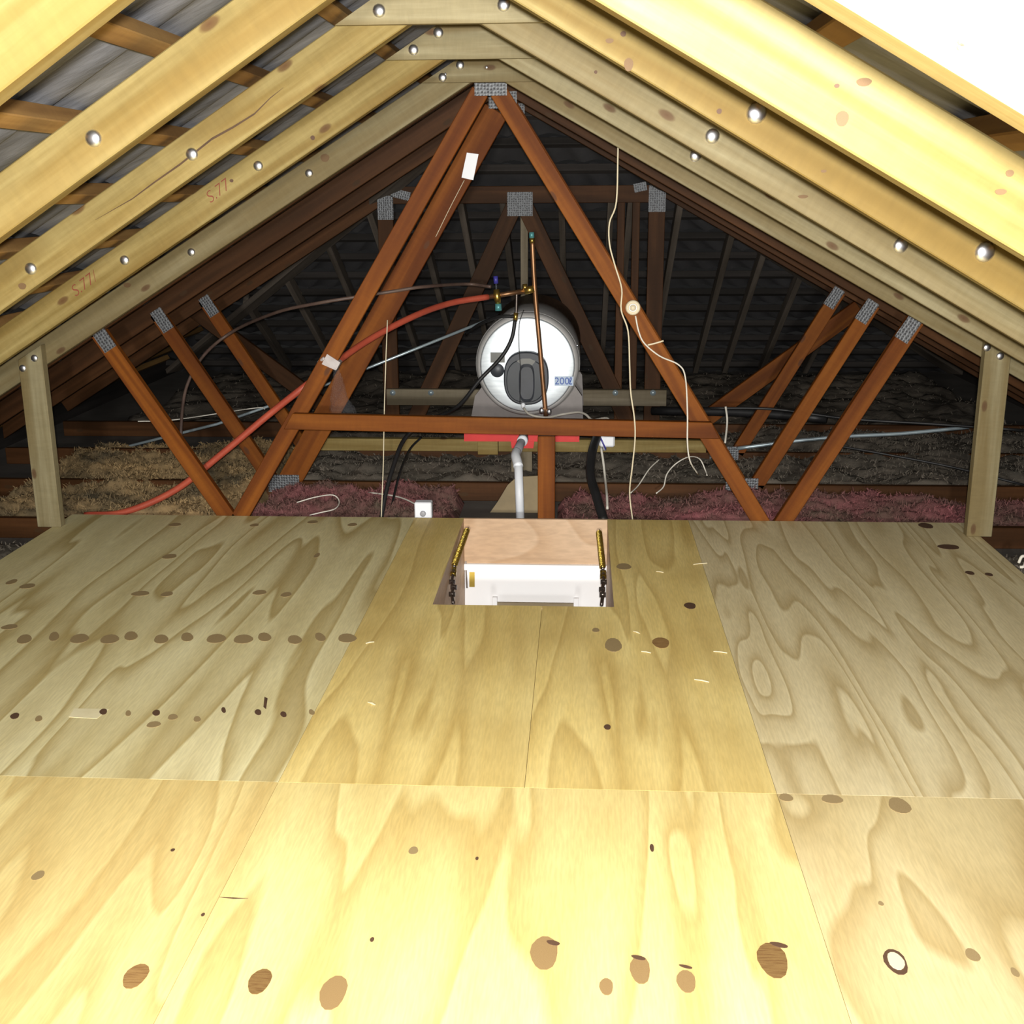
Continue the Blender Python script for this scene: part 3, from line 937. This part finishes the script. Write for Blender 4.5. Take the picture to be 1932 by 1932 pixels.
# the white door hangs from the far side, leaning a little towards the camera
tilt = Matrix.Rotation(math.radians(-9), 4, 'X')
dm = Matrix.Translation((0, HY1 - .012, D0 - .03)) @ tilt
bm = bmesh.new()
hexa(bm, [(HX0 + .001, 0, -0.62), (HX1 - .001, 0, -0.62), (HX1 - .001, .02, -0.62), (HX0 + .001, .02, -0.62), (HX0 + .001, 0, 0), (HX1 - .001, 0, 0), (HX1 - .001, .02, 0), (HX0 + .001, .02, 0)], 0.002)
door = bm_obj('door', bm, PAINT, hz, dm)
door['label'] = 'white painted hatch door'
for xx in (-0.245, 0.115):
    bm = bmesh.new()
    hexa(bm, [(xx - .011, -.03, -0.5), (xx + .011, -.03, -0.5), (xx + .011, 0, -0.5), (xx - .011, 0, -0.5), (xx - .011, -.03, -.115), (xx + .011, -.03, -.115), (xx + .011, 0, -.115), (xx - .011, 0, -.115)], 0.002)
    bm_obj('ladder_bracket', bm, PAINT, door, dm)
bm = bmesh.new()
hexa(bm, [(-.235, -.02, -0.5), (.105, -.02, -0.5), (.105, 0, -0.5), (-.235, 0, -0.5), (-.235, -.02, -.140), (.105, -.02, -.140), (.105, 0, -.140), (-.235, 0, -.140)], 0.001)
bm_obj('tread', bm, PLY_EDGE, door, dm)
bm = bmesh.new()
hexa(bm, [(HX0 + .022, -.004, -.075), (HX0 + .046, -.004, -.075), (HX0 + .046, 0, -.075), (HX0 + .022, 0, -.075), (HX0 + .022, -.004, -.008), (HX0 + .046, -.004, -.008), (HX0 + .046, 0, -.008), (HX0 + .022, 0, -.008)])
bm_obj('hinge', bm, SPRING, door, dm)
bm = bmesh.new()
hexa(bm, [(HX0 + .008, -.006, -.08), (HX0 + .015, -.006, -.08), (HX0 + .015, 0, -.08), (HX0 + .008, 0, -.08), (HX0 + .002, -.006, .04), (HX0 + .010, -.006, .04), (HX0 + .010, 0, .04), (HX0 + .002, 0, .04)])
bm_obj('hinge_arm', bm, DARKSTEEL, door, dm)


def coil(name, a, b, r, wire, turns, mat, parent):
    a, b = Vector(a), Vector(b)
    t = (b - a).normalized()
    n1 = t.orthogonal().normalized()
    n2 = t.cross(n1)
    pts = []
    for i in range(turns * 10 + 1):
        s = i / (turns * 10)
        g = 2 * PI * turns * s
        pts.append(a.lerp(b, s) + (n1 * math.cos(g) + n2 * math.sin(g)) * r)
    return tube(name, pts, wire, mat, parent, seg=6, curve=False)


for top, bot, links in (((881, 1000, 4.80), (857, 1066, 4.42), [(856, 1074), (855, 1083), (853, 1098), (856, 1108), (853, 1121), (855, 1138)]), ((1130, 1004, 4.80), (1137, 1070, 4.42), [(1138, 1080), (1138, 1088), (1139, 1098), (1136, 1112), (1137, 1122), (1135, 1142)])):
    a, b = at(*top), at(*bot)
    ax_ = (b - a).normalized()
    sp = coil('spring', a, b, 0.0112, 0.0026, 26, SPRING, hz)
    tube('spring_core', [a, b], 0.0100, SPRING, sp, 8, False)
    tube('hook', [a, a - ax_ * .012, a - ax_ * .022 + Vector((.004, 0, .004))], 0.0018, DARKSTEEL, sp, 6)
    arm = [b] + [at(x, y, 4.42 - 0.05 * i) for i, (x, y) in enumerate(links)]
    ar_ = tube('link_arm', arm, 0.0070, DARKSTEEL, hz, 7, True, 3)
    for i, q in enumerate(arm[1:6]):
        lathe('pivot', [(0.001, -.011), (0.010, -.012), (0.010, .012), (0.001, .011)], (SPRING if i < 2 else DARKSTEEL), ar_, Matrix.Translation(q) @ Matrix.Rotation(PI / 2, 4, 'Y'), 10)

# ------------------------------------------------------------------ water heater on its platform
HF, HB = 6.02, 7.14
HC = at(995, 689, HF)
HR = 0.2735
wh = thing('water_heater', (HC.x, 6.6, HC.z - HR), 'horizontal silver hot water cylinder with dark thermostat cover', 'water heater')
Mh = Matrix.Translation((HC.x, HF, HC.z)) @ TOCAM            # local z to the viewer
Lh = HB - HF
lathe('jacket', [(HR - .03, -Lh), (HR, -Lh + .03), (HR, -0.055), (HR - .004, -.045)], HEATER_BODY, wh, Mh, 56)
lathe('rim', [(HR - .004, -.045), (HR - .005, -.034), (HR - .009, -.020), (HR - .017, -.009), (HR - .026, -.004)], HEATER_BODY, wh, Mh, 64)
cap = lathe('end_cap', [(HR - .026, -.0045), (HR - .036, -.001), (HR * .7, .002), (HR * .45, .005), (HR * .2, .007), (0.001, .0075)], HEATER_CAP, wh, Mh, 64)
P = at(1089, 652, HF + .02)


def oval(name, cx, cz, rx, rz, y0, y1, mat, parent, n=40, p=2.5, bev=0.006):
    bm = bmesh.new()
    rings = []
    for yy, s in ((y1, 1.0), (y0 + bev, 1.0), (y0, 1 - bev / rx)):
        rg = []
        for k in range(n):
            a = 2 * PI * k / n
            c_, s_ = math.cos(a), math.sin(a)
            rg.append(bm.verts.new((rx * s * math.copysign(abs(c_) ** (2 / p), c_), yy - y0, rz * s * math.copysign(abs(s_) ** (2 / p), s_))))
        rings.append(rg)
    for i in range(2):
        for k in range(n):
            bm.faces.new((rings[i][k], rings[i][(k + 1) % n], rings[i + 1][(k + 1) % n], rings[i + 1][k]))
    bm.faces.new(rings[2])
    return bm_obj(name, bm, mat, parent, Matrix.Translation((cx, y0, cz)))


P = at(993, 713, HF - .03)
cov = oval('thermostat_cover', P.x, P.z, 0.116, 0.138, HF - .055, HF - .005, BLACKP, wh)
oval('cover_recess', P.x - .002, P.z - .012, 0.100, 0.112, HF - .060, HF - .050, BLACKP2, cov, bev=0.004)
oval('cover_rib', P.x + .004, P.z - .020, 0.040, 0.098, HF - .078, HF - .058, BLACKP, cov, p=3.2)
plate('dial_window', [(P.x - .048, P.z + .092), (P.x - .02, P.z + .105), (P.x + .02, P.z + .105), (P.x + .05, P.z + .092), (P.x + .028, P.z + .066), (P.x - .02, P.z + .070)], HF - .0635, HF - .0595, GREYWIN, cov)
lathe('cable_gland', [(0.012, 0), (0.012, .012), (0.006, .03), (0.001, .031)], WHITE, cov, Matrix.Translation((P.x - .016, HF - .045, P.z - .130)) @ Matrix.Rotation(math.radians(160), 4, 'X'), 12)
P2 = at(938, 699, HF - .012)
lathe('blanking_plug', [(0.036, -.02), (0.036, .006), (0.033, .009), (0.001, .010)], BLACKP, wh, Matrix.Translation((P2.x, HF - .005, P2.z)) @ TOCAM, 28)
P2 = at(939, 675, HF - .006)
plate('rating_sticker', [(P2.x - .037, P2.z - .025), (P2.x + .037, P2.z - .025), (P2.x + .037, P2.z + .028), (P2.x - .037, P2.z + .028)], HF - .0085, HF - .004, GREYWIN, wh)
P2 = at(1065, 719, HF - .006)
st = plate('volume_label', [(P2.x - .051, P2.z - .024), (P2.x + .046, P2.z - .024), (P2.x + .046, P2.z + .024), (P2.x - .051, P2.z + .024)], HF - .0095, HF - .003, mottled('pale_blue_label', (0.50, 0.60, 0.74), (0.46, 0.56, 0.70), 20, 0.5), wh)
text_mesh('volume_print', '200', 0.052, Matrix.Translation((P2.x - .013, HF - .0102, P2.z - .001)) @ TOCAM, INKBLUE, st)
lp = [(0.024, -.016), (0.030, -.004), (0.036, .012), (0.034, .019), (0.029, .014), (0.028, .0), (0.029, -.012), (0.033, -.016), (0.039, -.012)]
tube('litre_sign', [(P2.x + u, HF - .0102, P2.z + v) for u, v in lp], 0.0022, INKBLUE, st, 6)
for px, py in ((1089, 652), (1091, 700)):
    P2 = at(px, py, HF + .045)
    o = bpy.data.objects.new('rim_screw', BOLT)
    put(o, Matrix.Translation(P2) @ TOCAM @ Matrix.Diagonal((.007, .007, .009, 1)), wh)
# cradles
for yy in (HF + .16, HB - .2):
    poly = [(HC.x - .325, .146), (HC.x + .295, .146), (HC.x + .285, .33)]
    for k in range(13):
        a = math.radians(-28 - 124 * k / 12)
        poly.append((HC.x + (HR + .002) * math.cos(a), HC.z + (HR + .002) * math.sin(a)))
    poly.append((HC.x - .29, .33))
    plate('cradle', poly, yy, yy + .05, STEEL_GREY, wh)

ty0, ty1, tz0, tz1 = 5.90, 7.15, 0.140, 0.183
tray = thing('drip_tray', (HC.x, 6.5, tz0), 'shallow red plastic drip tray under the water heater', 'tray')
tx0, tx1 = -0.475, 0.122
box('tray_base', (tx0, ty0, tz0), (tx1, ty1, tz0 + .004), REDTRAY, tray)
for lo, hi in (((tx0, ty0, tz0 + .004), (tx1, ty0 + .005, tz1)), ((tx0, ty1 - .005, tz0 + .004), (tx1, ty1, tz1)), ((tx0, ty0 + .005, tz0 + .004), (tx0 + .005, ty1 - .005, tz1)), ((tx1 - .005, ty0 + .005, tz0 + .004), (tx1, ty1 - .005, tz1))):
    box('tray_lip', lo, hi, REDTRAY, tray)
P = at(988, 830, ty0)
plate('drain_boss', [(P.x - .062, tz0 - .034), (P.x + .050, tz0 - .034), (P.x + .055, tz0 + .003), (P.x - .066, tz0 + .003)], ty0 - .004, ty0 + .05, REDTRAY, tray)
for y0, xa, xb, mt, lab in ((5.965, -1.28, 0.78, PINE, 'pale pine beam in front, under the red drip tray'), (7.152, -1.085, 0.655, DUSTY, 'dusty greyish beam with washers behind the water heater')):
    b_ = thing('support_beam', ((xa + xb) / 2, y0, 0.03), lab, 'beam', 'heater support beams')
    z0_, z1_ = (0.072, 0.137) if y0 < 6.5 else (0.105, 0.205)
    box('beam', (xa, y0, z0_), (xb, y0 + .045, z1_), mt, b_, 0.002)
    if y0 > 6.5:
        for px in (741, 813, 1161, 1232):
            P = at(px, 741, y0 - .001)
            lathe('washer', [(0.018, 0), (0.018, .003), (0.010, .003), (0.009, .008), (0.001, .009)], CONDUIT, b_, Matrix.Translation(P) @ TOCAM, 16)
    else:
        bolt(602, 822, y0 - .0005, b_, 0.014)
for nm, xa, xb in (('left', -0.405, -0.30),):
    box_o = box('bearer', (xa, 5.905, 0.068), (xb, 5.962, 0.1385), PINE, None, 0.002)
    tag(box_o, 'short pine block end under the red tray, %s of the drain pipe' % nm, 'wood block', None)
pl_ = box('support_post', (-0.235, 5.97, -0.119), (-0.125, 6.01, 0.071), DUSTY, None, 0.002)
tag(pl_, 'grey upright board under the pine beam behind the white drain pipe', 'board')
cp_ = []
for px, py in ((925, 985), (940, 945), (958, 915), (975, 900), (1015, 898), (1018, 985)):
    q = at(px, py, 5.45)
    cp_.append((q.x, max(q.z, -0.118)))
cp = plate('curved_offcut', cp_, 5.45, 5.462, mottled('tan_card', (0.30, 0.23, 0.13), (0.22, 0.17, 0.10), 6, 0.8), None)
tag(cp, 'tan board offcut with a curved edge behind the drain pipe', 'board')

# drain pipe
dp = thing('drain_pipe', at(982, 985, 5.35), 'white plastic drain pipe running down from the red tray', 'pipe')
a, b = at(988, 824, 5.80), at(973, 858, 5.50)
tube('sloping_pipe', [a, b], 0.0215, GREYPIPE, dp, 16, False)
tube('collar', [at(987, 828, 5.74), at(985, 833, 5.70)], 0.0265, WHITEPIPE, dp, 16, False)
tube('elbow', [at(974.5, 853, 5.54), at(973, 860, 5.48), at(975, 868, 5.44), at(978, 880, 5.40)], 0.0235, WHITEPIPE, dp, 16)
tube('down_pipe', [at(978, 878, 5.40), at(982, 990, 5.36)], 0.0205, WHITEPIPE, dp, 16, False)

# copper pipework
cw = thing('copper_pipework', at(1030, 786, 6.02), 'copper riser pipe in front of the cylinder with brass valve branch', 'pipe')
Yc = 5.93
tube('riser', [at(1004, 452, Yc), at(1009, 545, Yc), at(1019, 660, Yc), at(1030, 786, Yc)], 0.0125, COPPER, cw, 12)
tube('top_cap', [at(1003, 438, Yc), at(1003.5, 449, Yc)], 0.013, TEAL, cw, 12, False)
tube('top_nut', [at(1003.5, 449, Yc), at(1004, 459, Yc)], 0.0145, BRASS, cw, 6, False)
tube('tee', [at(990, 549, Yc), at(1008, 545, Yc)], 0.019, BRASS, cw, 12, False)
tube('tee_stub', [at(991, 549, Yc), at(990, 536, Yc)], 0.012, BRASS, cw, 8, False)
tube('branch_pipe', [at(918, 561, Yc), at(990, 549, Yc)], 0.0125, COPPER, cw, 12, False)
v_ = tube('valve', [at(936.5, 546, Yc - .01), at(938, 560, Yc - .01), at(940, 573, Yc - .01)], [0.014, 0.020, 0.013], BRASS, cw, 12, False)
tube('valve_cap', [at(935, 521, Yc - .01), at(936, 535, Yc - .01)], 0.012, BLUE, v_, 12, False)
tube('valve_stem', [at(936, 535, Yc - .01), at(936.5, 547, Yc - .01)], 0.005, BLACKP, v_, 8, False)
tube('valve_drain', [at(940, 573, Yc - .01), at(940.5, 586, Yc - .01)], [0.016, 0.018], TEAL, v_, 12, False)
tube('drop_pipe', [at(975, 553, Yc), at(974, 585, Yc), at(973, 594, Yc)], 0.008, DARKSTEEL, cw, 8)
tube('hose_tail', [at(973.5, 590, Yc - .005), at(972, 606, Yc - .005)], 0.0115, BRASS, cw, 8, False)
for q in ((1022, 775), (1036, 777)):
    o = bpy.data.objects.new('base_nut', BOLT)
    put(o, Matrix.Translation(at(*q, Yc - .01)) @ TOCAM @ Matrix.Diagonal((.014, .018, .02, 1)), cw)
    o.data = BOLT
rp = tube('red_pipe', [at(921, 560, Yc), at(850, 572, 5.83), at(780, 597, 5.62), at(690, 645, 5.42), at(600, 710, 5.15), at(510, 780, 5.12), at(420, 855, 5.10), at(330, 925, 5.08), at(235, 966, 5.04), at(160, 972, 5.03)], 0.0155, REDP, None, 12)
tag(rp, 'long red pipe sagging from the brass valve down to the left', 'pipe')
hb = tube('brown_hose', [at(926, 541, 5.97), at(880, 536, 6.05), at(800, 541, 5.66), at(740, 550, 5.61), at(700, 556, 5.60), at(600, 572, 5.58), at(520, 590, 5.75), at(440, 625, 6.15), at(385, 670, 6.05), at(352, 730, 5.95), at(342, 800, 5.85), at(343, 860, 5.8)], 0.0085, HOSE_BR, None, 8)
tag(hb, 'thin brown hose arching from the heater valve down at the left', 'hose')
h1 = tube('black_hose', [at(972, 604, Yc - .01), at(965, 640, 5.91), at(945, 675, 5.90), at(905, 717, 5.89), at(862, 768, 5.8), at(795, 800, 5.6), at(762, 830, 5.35), at(742, 880, 5.2), at(728, 930, 5.1), at(718, 985, 5.02)], 0.0098, BLACKR, None, 10)
tag(h1, 'black hose crossing the heater face and dropping to the floor edge', 'hose')
h2 = tube('thin_black_wire', [at(988, 585, 5.95), at(980, 610, 5.95), at(979, 650, 5.94), at(982, 700, 5.93), at(981, 760, 5.93)], 0.0022, BLACKR, None, 6)
tag(h2, 'hair-thin black wire hanging down the heater face', 'wire')
h3 = tube('black_elbow_hose', [at(972, 597, 5.95), at(940, 598, 5.98), at(905, 612, 6.1), at(880, 630, 6.3)], 0.009, BLACKR, None, 8)
tag(h3, 'short black tube beside the top of the heater', 'hose')
cn = tube('steel_conduit', [at(922, 603, 6.62), at(705, 690, 6.56), at(560, 748, 6.52), at(410, 800, 6.52), at(130, 870, 6.5)], 0.0085, CONDUIT, None, 8, False)
tag(cn, 'pale steel conduit rod slanting from the heater to the left eave', 'conduit')
h4 = tube('thick_black_hose', [at(1132, 812, 5.62), at(1118, 850, 5.45), at(1114, 895, 5.3), at(1125, 935, 5.15), at(1140, 985, 5.02)], 0.0215, BLACKR, None, 14)
tag(h4, 'thick black hose curving down to the floor right of the stud', 'hose')
h5 = tube('thin_black_conduit', [at(795, 825, 5.95), at(772, 850, 5.8), at(752, 900, 5.4), at(733, 985, 5.03)], 0.006, BLACKR, None, 8)
tag(h5, 'thinner dark tube beside the black hose, below the rail', 'tube')

# ------------------------------------------------------------------ cables and small fittings
CB = [
    ('hanging_cable', [(1166, 278, 4.82), (1163, 380, 4.86), (1150, 420, 4.885), (1150, 460, 4.885), (1160, 500, 4.885), (1173, 545, 4.885), (1172, 585, 4.885), (1185, 625, 4.885), (1188, 690, 4.885), (1190, 740, 4.885), (1197, 790, 4.885), (1198, 830, 4.885), (1193, 880, 4.90), (1188, 930, 4.93), (1194, 985, 4.97)], 0.0034, CABLE, 'long cream cable hanging wavily from the right rafter to the floor edge'),
    ('lamp_cable', [(1199, 596, 4.918), (1205, 625, 4.918), (1216, 648, 4.918), (1245, 672, 4.918), (1280, 688, 4.918), (1293, 712, 4.92), (1297, 780, 4.885), (1297, 835, 4.885), (1302, 870, 4.9), (1317, 895, 5.0)], 0.0034, CABLE_W, 'white cable running from the round lamp holder down the brown web'),
    ('cable_tie', [(1222, 651, 4.919), (1235, 648, 4.919), (1252, 643, 4.919)], 0.0036, CABLE, 'short cream tie across the web below the round lamp holder'),
    ('heater_cable', [(988, 770, 5.94), (1000, 782, 5.90), (1030, 788, 5.88), (1060, 782, 5.95), (1090, 778, 5.9), (1105, 782, 5.85), (1118, 792, 5.8), (1145, 789, 5.7), (1150, 800, 5.65)], 0.0062, CABLE_W, 'grey-white cable from the thermostat cover along the top of the rail'),
    ('switch_cable', [(1134, 845, 5.55), (1138, 870, 5.5), (1142, 905, 5.4), (1145, 935, 5.2), (1146, 960, 5.1)], 0.006, CABLE_W, 'short white cable dropping from the isolator switch'),
    ('pull_cord', [(731, 604, 5.3), (728, 680, 5.25), (725, 780, 5.2), (723, 880, 5.1), (719, 985, 5.0)], 0.0026, CABLE, 'straight cream cord hanging at the left of the heater'),
    ('tag_string', [(876, 340, 5.66), (850, 390, 5.66), (822, 447, 5.66)], 0.0016, CABLE, 'hair-thin string hanging from the white paper tag'),
    ('loop_cable', [(560, 948, 5.12), (595, 938, 5.15), (628, 934, 5.2), (640, 946, 5.18), (632, 960, 5.1), (605, 967, 5.06), (584, 972, 5.05)], 0.0028, CABLE_W, 'white cable loop lying on pink insulation at the left'),
    ('box_cable', [(695, 929, 5.4), (740, 935, 5.3), (765, 942, 5.2), (787, 953, 5.1)], 0.0038, CABLE_W, 'white cable leading to the small junction box'),
    ('hooked_cable', [(1238, 931, 5.3), (1252, 918, 5.35), (1258, 895, 5.4), (1275, 875, 5.45), (1300, 862, 5.4), (1320, 866, 5.3), (1331, 888, 5.25), (1334, 897, 5.2)], 0.0032, CABLE_W, 'white cable bent into a hook over pink insulation'),
    ('loose_cable', [(1190, 930, 5.3), (1205, 915, 5.4), (1225, 885, 5.5), (1245, 866, 5.6)], 0.0032, CABLE_W, 'thin loose cable end beside the hanging cream cable'),
    ('drop_cable', [(1369, 767, 6.0), (1372, 795, 6.0), (1368, 836, 5.9)], 0.0055, CABLE_W, 'short white cable hanging behind the right inner web'),
    ('white_conduit', [(1392, 846, 6.3), (1500, 832, 6.3), (1600, 823, 6.3), (1700, 818, 6.3), (1828, 806, 6.3)], 0.0105, CONDUIT, 'pale conduit crossing behind the right webs to the post'),
    ('black_cable', [(1340, 770, 6.35), (1460, 772, 6.3), (1600, 790, 6.2), (1760, 800, 6.1), (1932, 812, 6.0)], 0.0075, BLACKR, 'black cable running across to the right eave above the pale conduit'),
    ('lower_black_cable', [(1560, 838, 6.0), (1660, 855, 5.9), (1800, 882, 5.8), (1932, 915, 5.7)], 0.006, BLACKR, 'lower black cable sloping down behind the right post'),
    ('lagged_pipe', [(1230, 775, 6.9), (1400, 778, 6.7), (1560, 790, 6.5)], 0.026, BLACKR, 'dark lagged pipe behind the right webs'),
    ('eave_cable', [(260, 795, 6.2), (330, 792, 6.3), (480, 770, 6.5), (500, 772, 6.5)], 0.003, CABLE_W, 'thin white wire crossing behind the left outer webs'),
    ('corner_cable', [(20, 967, 5.2), (45, 972, 5.1), (60, 980, 5.0), (80, 982, 4.95)], 0.004, CABLE_W, 'white cable end at the left edge beside the left post'),
    ('coiled_cable', [(1922, 1062, 4.3), (1928, 1050, 4.3), (1936, 1052, 4.3), (1932, 1068, 4.25), (1924, 1070, 4.25)], 0.006, CABLE_W, 'white cable coil off the right floor edge'),
]
for nm, pts, r, mt, lab in CB:
    P = [at(x, y, Y) for x, y, Y in pts]
    tag(tube(nm, P, r, mt, None, 7, True, 5), lab, 'cable')

lh = thing('lamp_holder', at(1194, 580, 4.92), 'round white lamp holder screwed to the right brown web', 'lamp holder')
Ml = Matrix.Translation(at(1194, 580, 4.9335)) @ TOCAM
rose = lathe('rose', [(0.031, 0), (0.031, .012), (0.027, .018), (0.020, .019), (0.018, .016), (0.012, .016), (0.010, .024), (0.001, .025)], CABLE, lh, Ml, 30)
lathe('contact_ring', [(0.0165, .0160), (0.0165, .0185), (0.0135, .0190), (0.0130, .0160)], WHITE, lh, Ml, 24)
jb = thing('junction_box', at(798, 976, 4.945), 'small white square junction box standing at the far floor edge', 'junction box')
P = at(798, 964, 4.945)
box('housing', (P.x - .038, 4.945, P.z - .04), (P.x + .038, 4.995, P.z + .038), WHITE, jb, 0.004)
lathe('cable_gland', [(0.013, 0), (0.013, .008), (0.009, .010), (0.001, .010)], GREYPIPE, jb, Matrix.Translation((P.x, 4.945, P.z - .012)) @ TOCAM, 16)
sw = thing('isolator_switch', at(1146, 845, 5.55), 'white rounded isolator switch beside the thick black hose', 'switch')
P = at(1145, 832, 5.55)
box('housing', (P.x - .036, 5.55, P.z - .032), (P.x + .038, 5.585, P.z + .036), WHITE, sw, 0.008)
tube('cable_gland', [(P.x - .01, 5.57, P.z - .030), (P.x - .012, 5.57, P.z - .05)], 0.010, GREYPIPE, sw, 10, False)
tube('switch_rod', [at(1133, 826, 5.545), at(1143, 848, 5.545)], 0.004, BLUE, sw, 8, False)
tg = thing('paper_tag', at(885, 313, 5.66), 'white paper tag stuck on the second truss inner web', 'tag')
q = [at(881, 288, 5.6675), at(903, 291, 5.6675), at(893, 340, 5.6675), at(871, 335, 5.6675)]
plate('sheet', [(p.x, p.z) for p in q], 5.662, 5.6685, WHITE, tg)
# tape round the first inner web, with a hanging plastic bag
tp = thing('tape_wrap', at(620, 685, 4.93), 'white tape wound round the left inner web over the red pipe', 'tape')
q = [at(617, 668, 4.93), at(642, 684, 4.93), at(634, 699, 4.93), at(607, 687, 4.93)]
cx_, cz_ = sum(p.x for p in q) / 4, sum(p.z for p in q) / 4
plate('band', [(p.x, p.z) for p in q], 4.930, 4.977, TAPE, tp)
tube('loose_end', [at(600, 690, 4.95), at(603, 682, 4.95), at(612, 676, 4.93)], 0.008, TAPE, tp, 8)
bag_v, bag_f = [], []
rows = [(634, 697, 5, 5.02), (636, 712, 8, 5.03), (638, 730, 12, 5.05), (642, 750, 16, 5.06), (648, 770, 22, 5.08), (652, 800, 26, 5.08)]
nseg = 18
for i, (px, py, wpx, Y) in enumerate(rows):
    c0 = at(px, py, Y)
    rr = wpx * Y / F_PX
    for k in range(nseg):
        a = 2 * PI * k / nseg
        j = 1 + 0.22 * math.sin(3 * a + i * 1.3) + 0.12 * math.sin(7 * a + i)
        bag_v.append(c0 + Vector((rr * j * math.cos(a), rr * 0.5 * j * math.sin(a), 0.004 * math.sin(5 * a))) - at(634, 697, 5.02))
for i in range(len(rows) - 1):
    for k in range(nseg):
        k2 = (k + 1) % nseg
        bag_f.append((i * nseg + k, i * nseg + k2, (i + 1) * nseg + k2, (i + 1) * nseg + k))
bg = mesh_obj('plastic_bag', bag_v, bag_f, FILM, None, Matrix.Translation(at(634, 697, 5.02)), True)
tag(bg, 'crumpled clear plastic bag hanging below the tape on the left web', 'plastic bag')

# ------------------------------------------------------------------ insulation
def wool(name, x0, x1, y0, y1, mat, base, amp, freq, seed, label, nx=130, ny=100, fibres=9000):
    rnd = random.Random(int(seed * 10))
    V, F_ = [], []
    c = Vector(((x0 + x1) / 2, (y0 + y1) / 2, -0.119))

    def height(x, y):
        p = Vector((x * freq + seed, y * freq, seed))
        h = noise.noise(p) * 1.1 + 0.55 * (1 - 2 * abs(noise.noise(p * 2.3))) + 0.30 * noise.noise(p * 5.1) + 0.2 * noise.noise(p * 11)
        e = min(x - x0, x1 - x, y - y0, y1 - y) / 0.05
        return max(-0.119 + (base + amp * h + 0.119) * max(0.0, min(1.0, e)), -0.119)
    for j in range(ny + 1):
        for i in range(nx + 1):
            x, y = x0 + (x1 - x0) * i / nx, y0 + (y1 - y0) * j / ny
            p = Vector((x * 31 + seed, y * 31, seed))
            V.append((x - c.x, y - c.y, height(x, y) + (0.006 * noise.noise(p) if 0 < i < nx and 0 < j < ny else 0) - c.z))
    for j in range(ny):
        for i in range(nx):
            a = j * (nx + 1) + i
            F_.append((a, a + 1, a + nx + 2, a + nx + 1))
    for k in range(fibres):
        x, y = rnd.uniform(x0 + .03, x1 - .03), rnd.uniform(y0 + .03, y1 - .03)
        b = Vector((x - c.x, y - c.y, height(x, y) - c.z - .003))
        d = Vector((rnd.gauss(0, 1), rnd.gauss(0, 1), abs(rnd.gauss(0, .8)) + .25)).normalized() * rnd.uniform(.010, .032)
        q = d.cross(Vector((rnd.gauss(0, 1), rnd.gauss(0, 1), rnd.gauss(0, 1)))).normalized() * rnd.uniform(.0012, .0035)
        n = len(V)
        m = b + d * .55 + Vector((0, 0, .004))
        V += [b - q, b + q, m + q * .8, m - q * .8, b + d]
        F_ += [(n, n + 1, n + 2, n + 3), (n + 3, n + 2, n + 4)]
    o = mesh_obj(name, V, F_, mat, None, Matrix.Translation(c), True)
    return tag(o, label, 'insulation', kind='stuff')


wool('tan_insulation', -2.75, -1.45, 5.0, 6.6, TANWOOL, -0.045, 0.050, 4.2, 3.3, 'tan fluffy insulation heaped at the left eave behind the post', fibres=16000)
wool('pink_insulation', -1.43, -0.45, 5.0, 5.62, PINKWOOL, -0.055, 0.060, 4.6, 8.1, 'pink fibre insulation at the far floor edge left of the hatch', 90, 60)
wool('dusty_insulation', -1.43, 2.9, 5.72, 7.18, GREYWOOL, -0.055, 0.045, 3.4, 5.2, 'dusty dark insulation spread around the heater platform', 160, 70, 14000)
wool('dusty_insulation', -2.9, 2.9, 7.26, 9.5, GREYWOOL, -0.055, 0.045, 3.0, 17.2, 'dusty dark insulation beyond the girder truss', 140, 60, 3000)
wool('pink_insulation', 0.02, 2.9, 5.0, 5.62, PINKWOOL, -0.070, 0.050, 4.0, 14.7, 'pink fibre insulation at the far floor edge on the right', 160, 50, 12000)
wool('dark_insulation', 1.83, 3.0, 2.0, 4.76, GREYWOOL, -0.09, 0.03, 3.0, 24.7, 'dark insulation beyond the right floor edge', 60, 90, 5000)
wool('dark_insulation', -3.2, -2.19, 2.5, 4.76, GREYWOOL, -0.09, 0.03, 3.0, 29.7, 'dark insulation beyond the left floor edge', 60, 90, 5000)
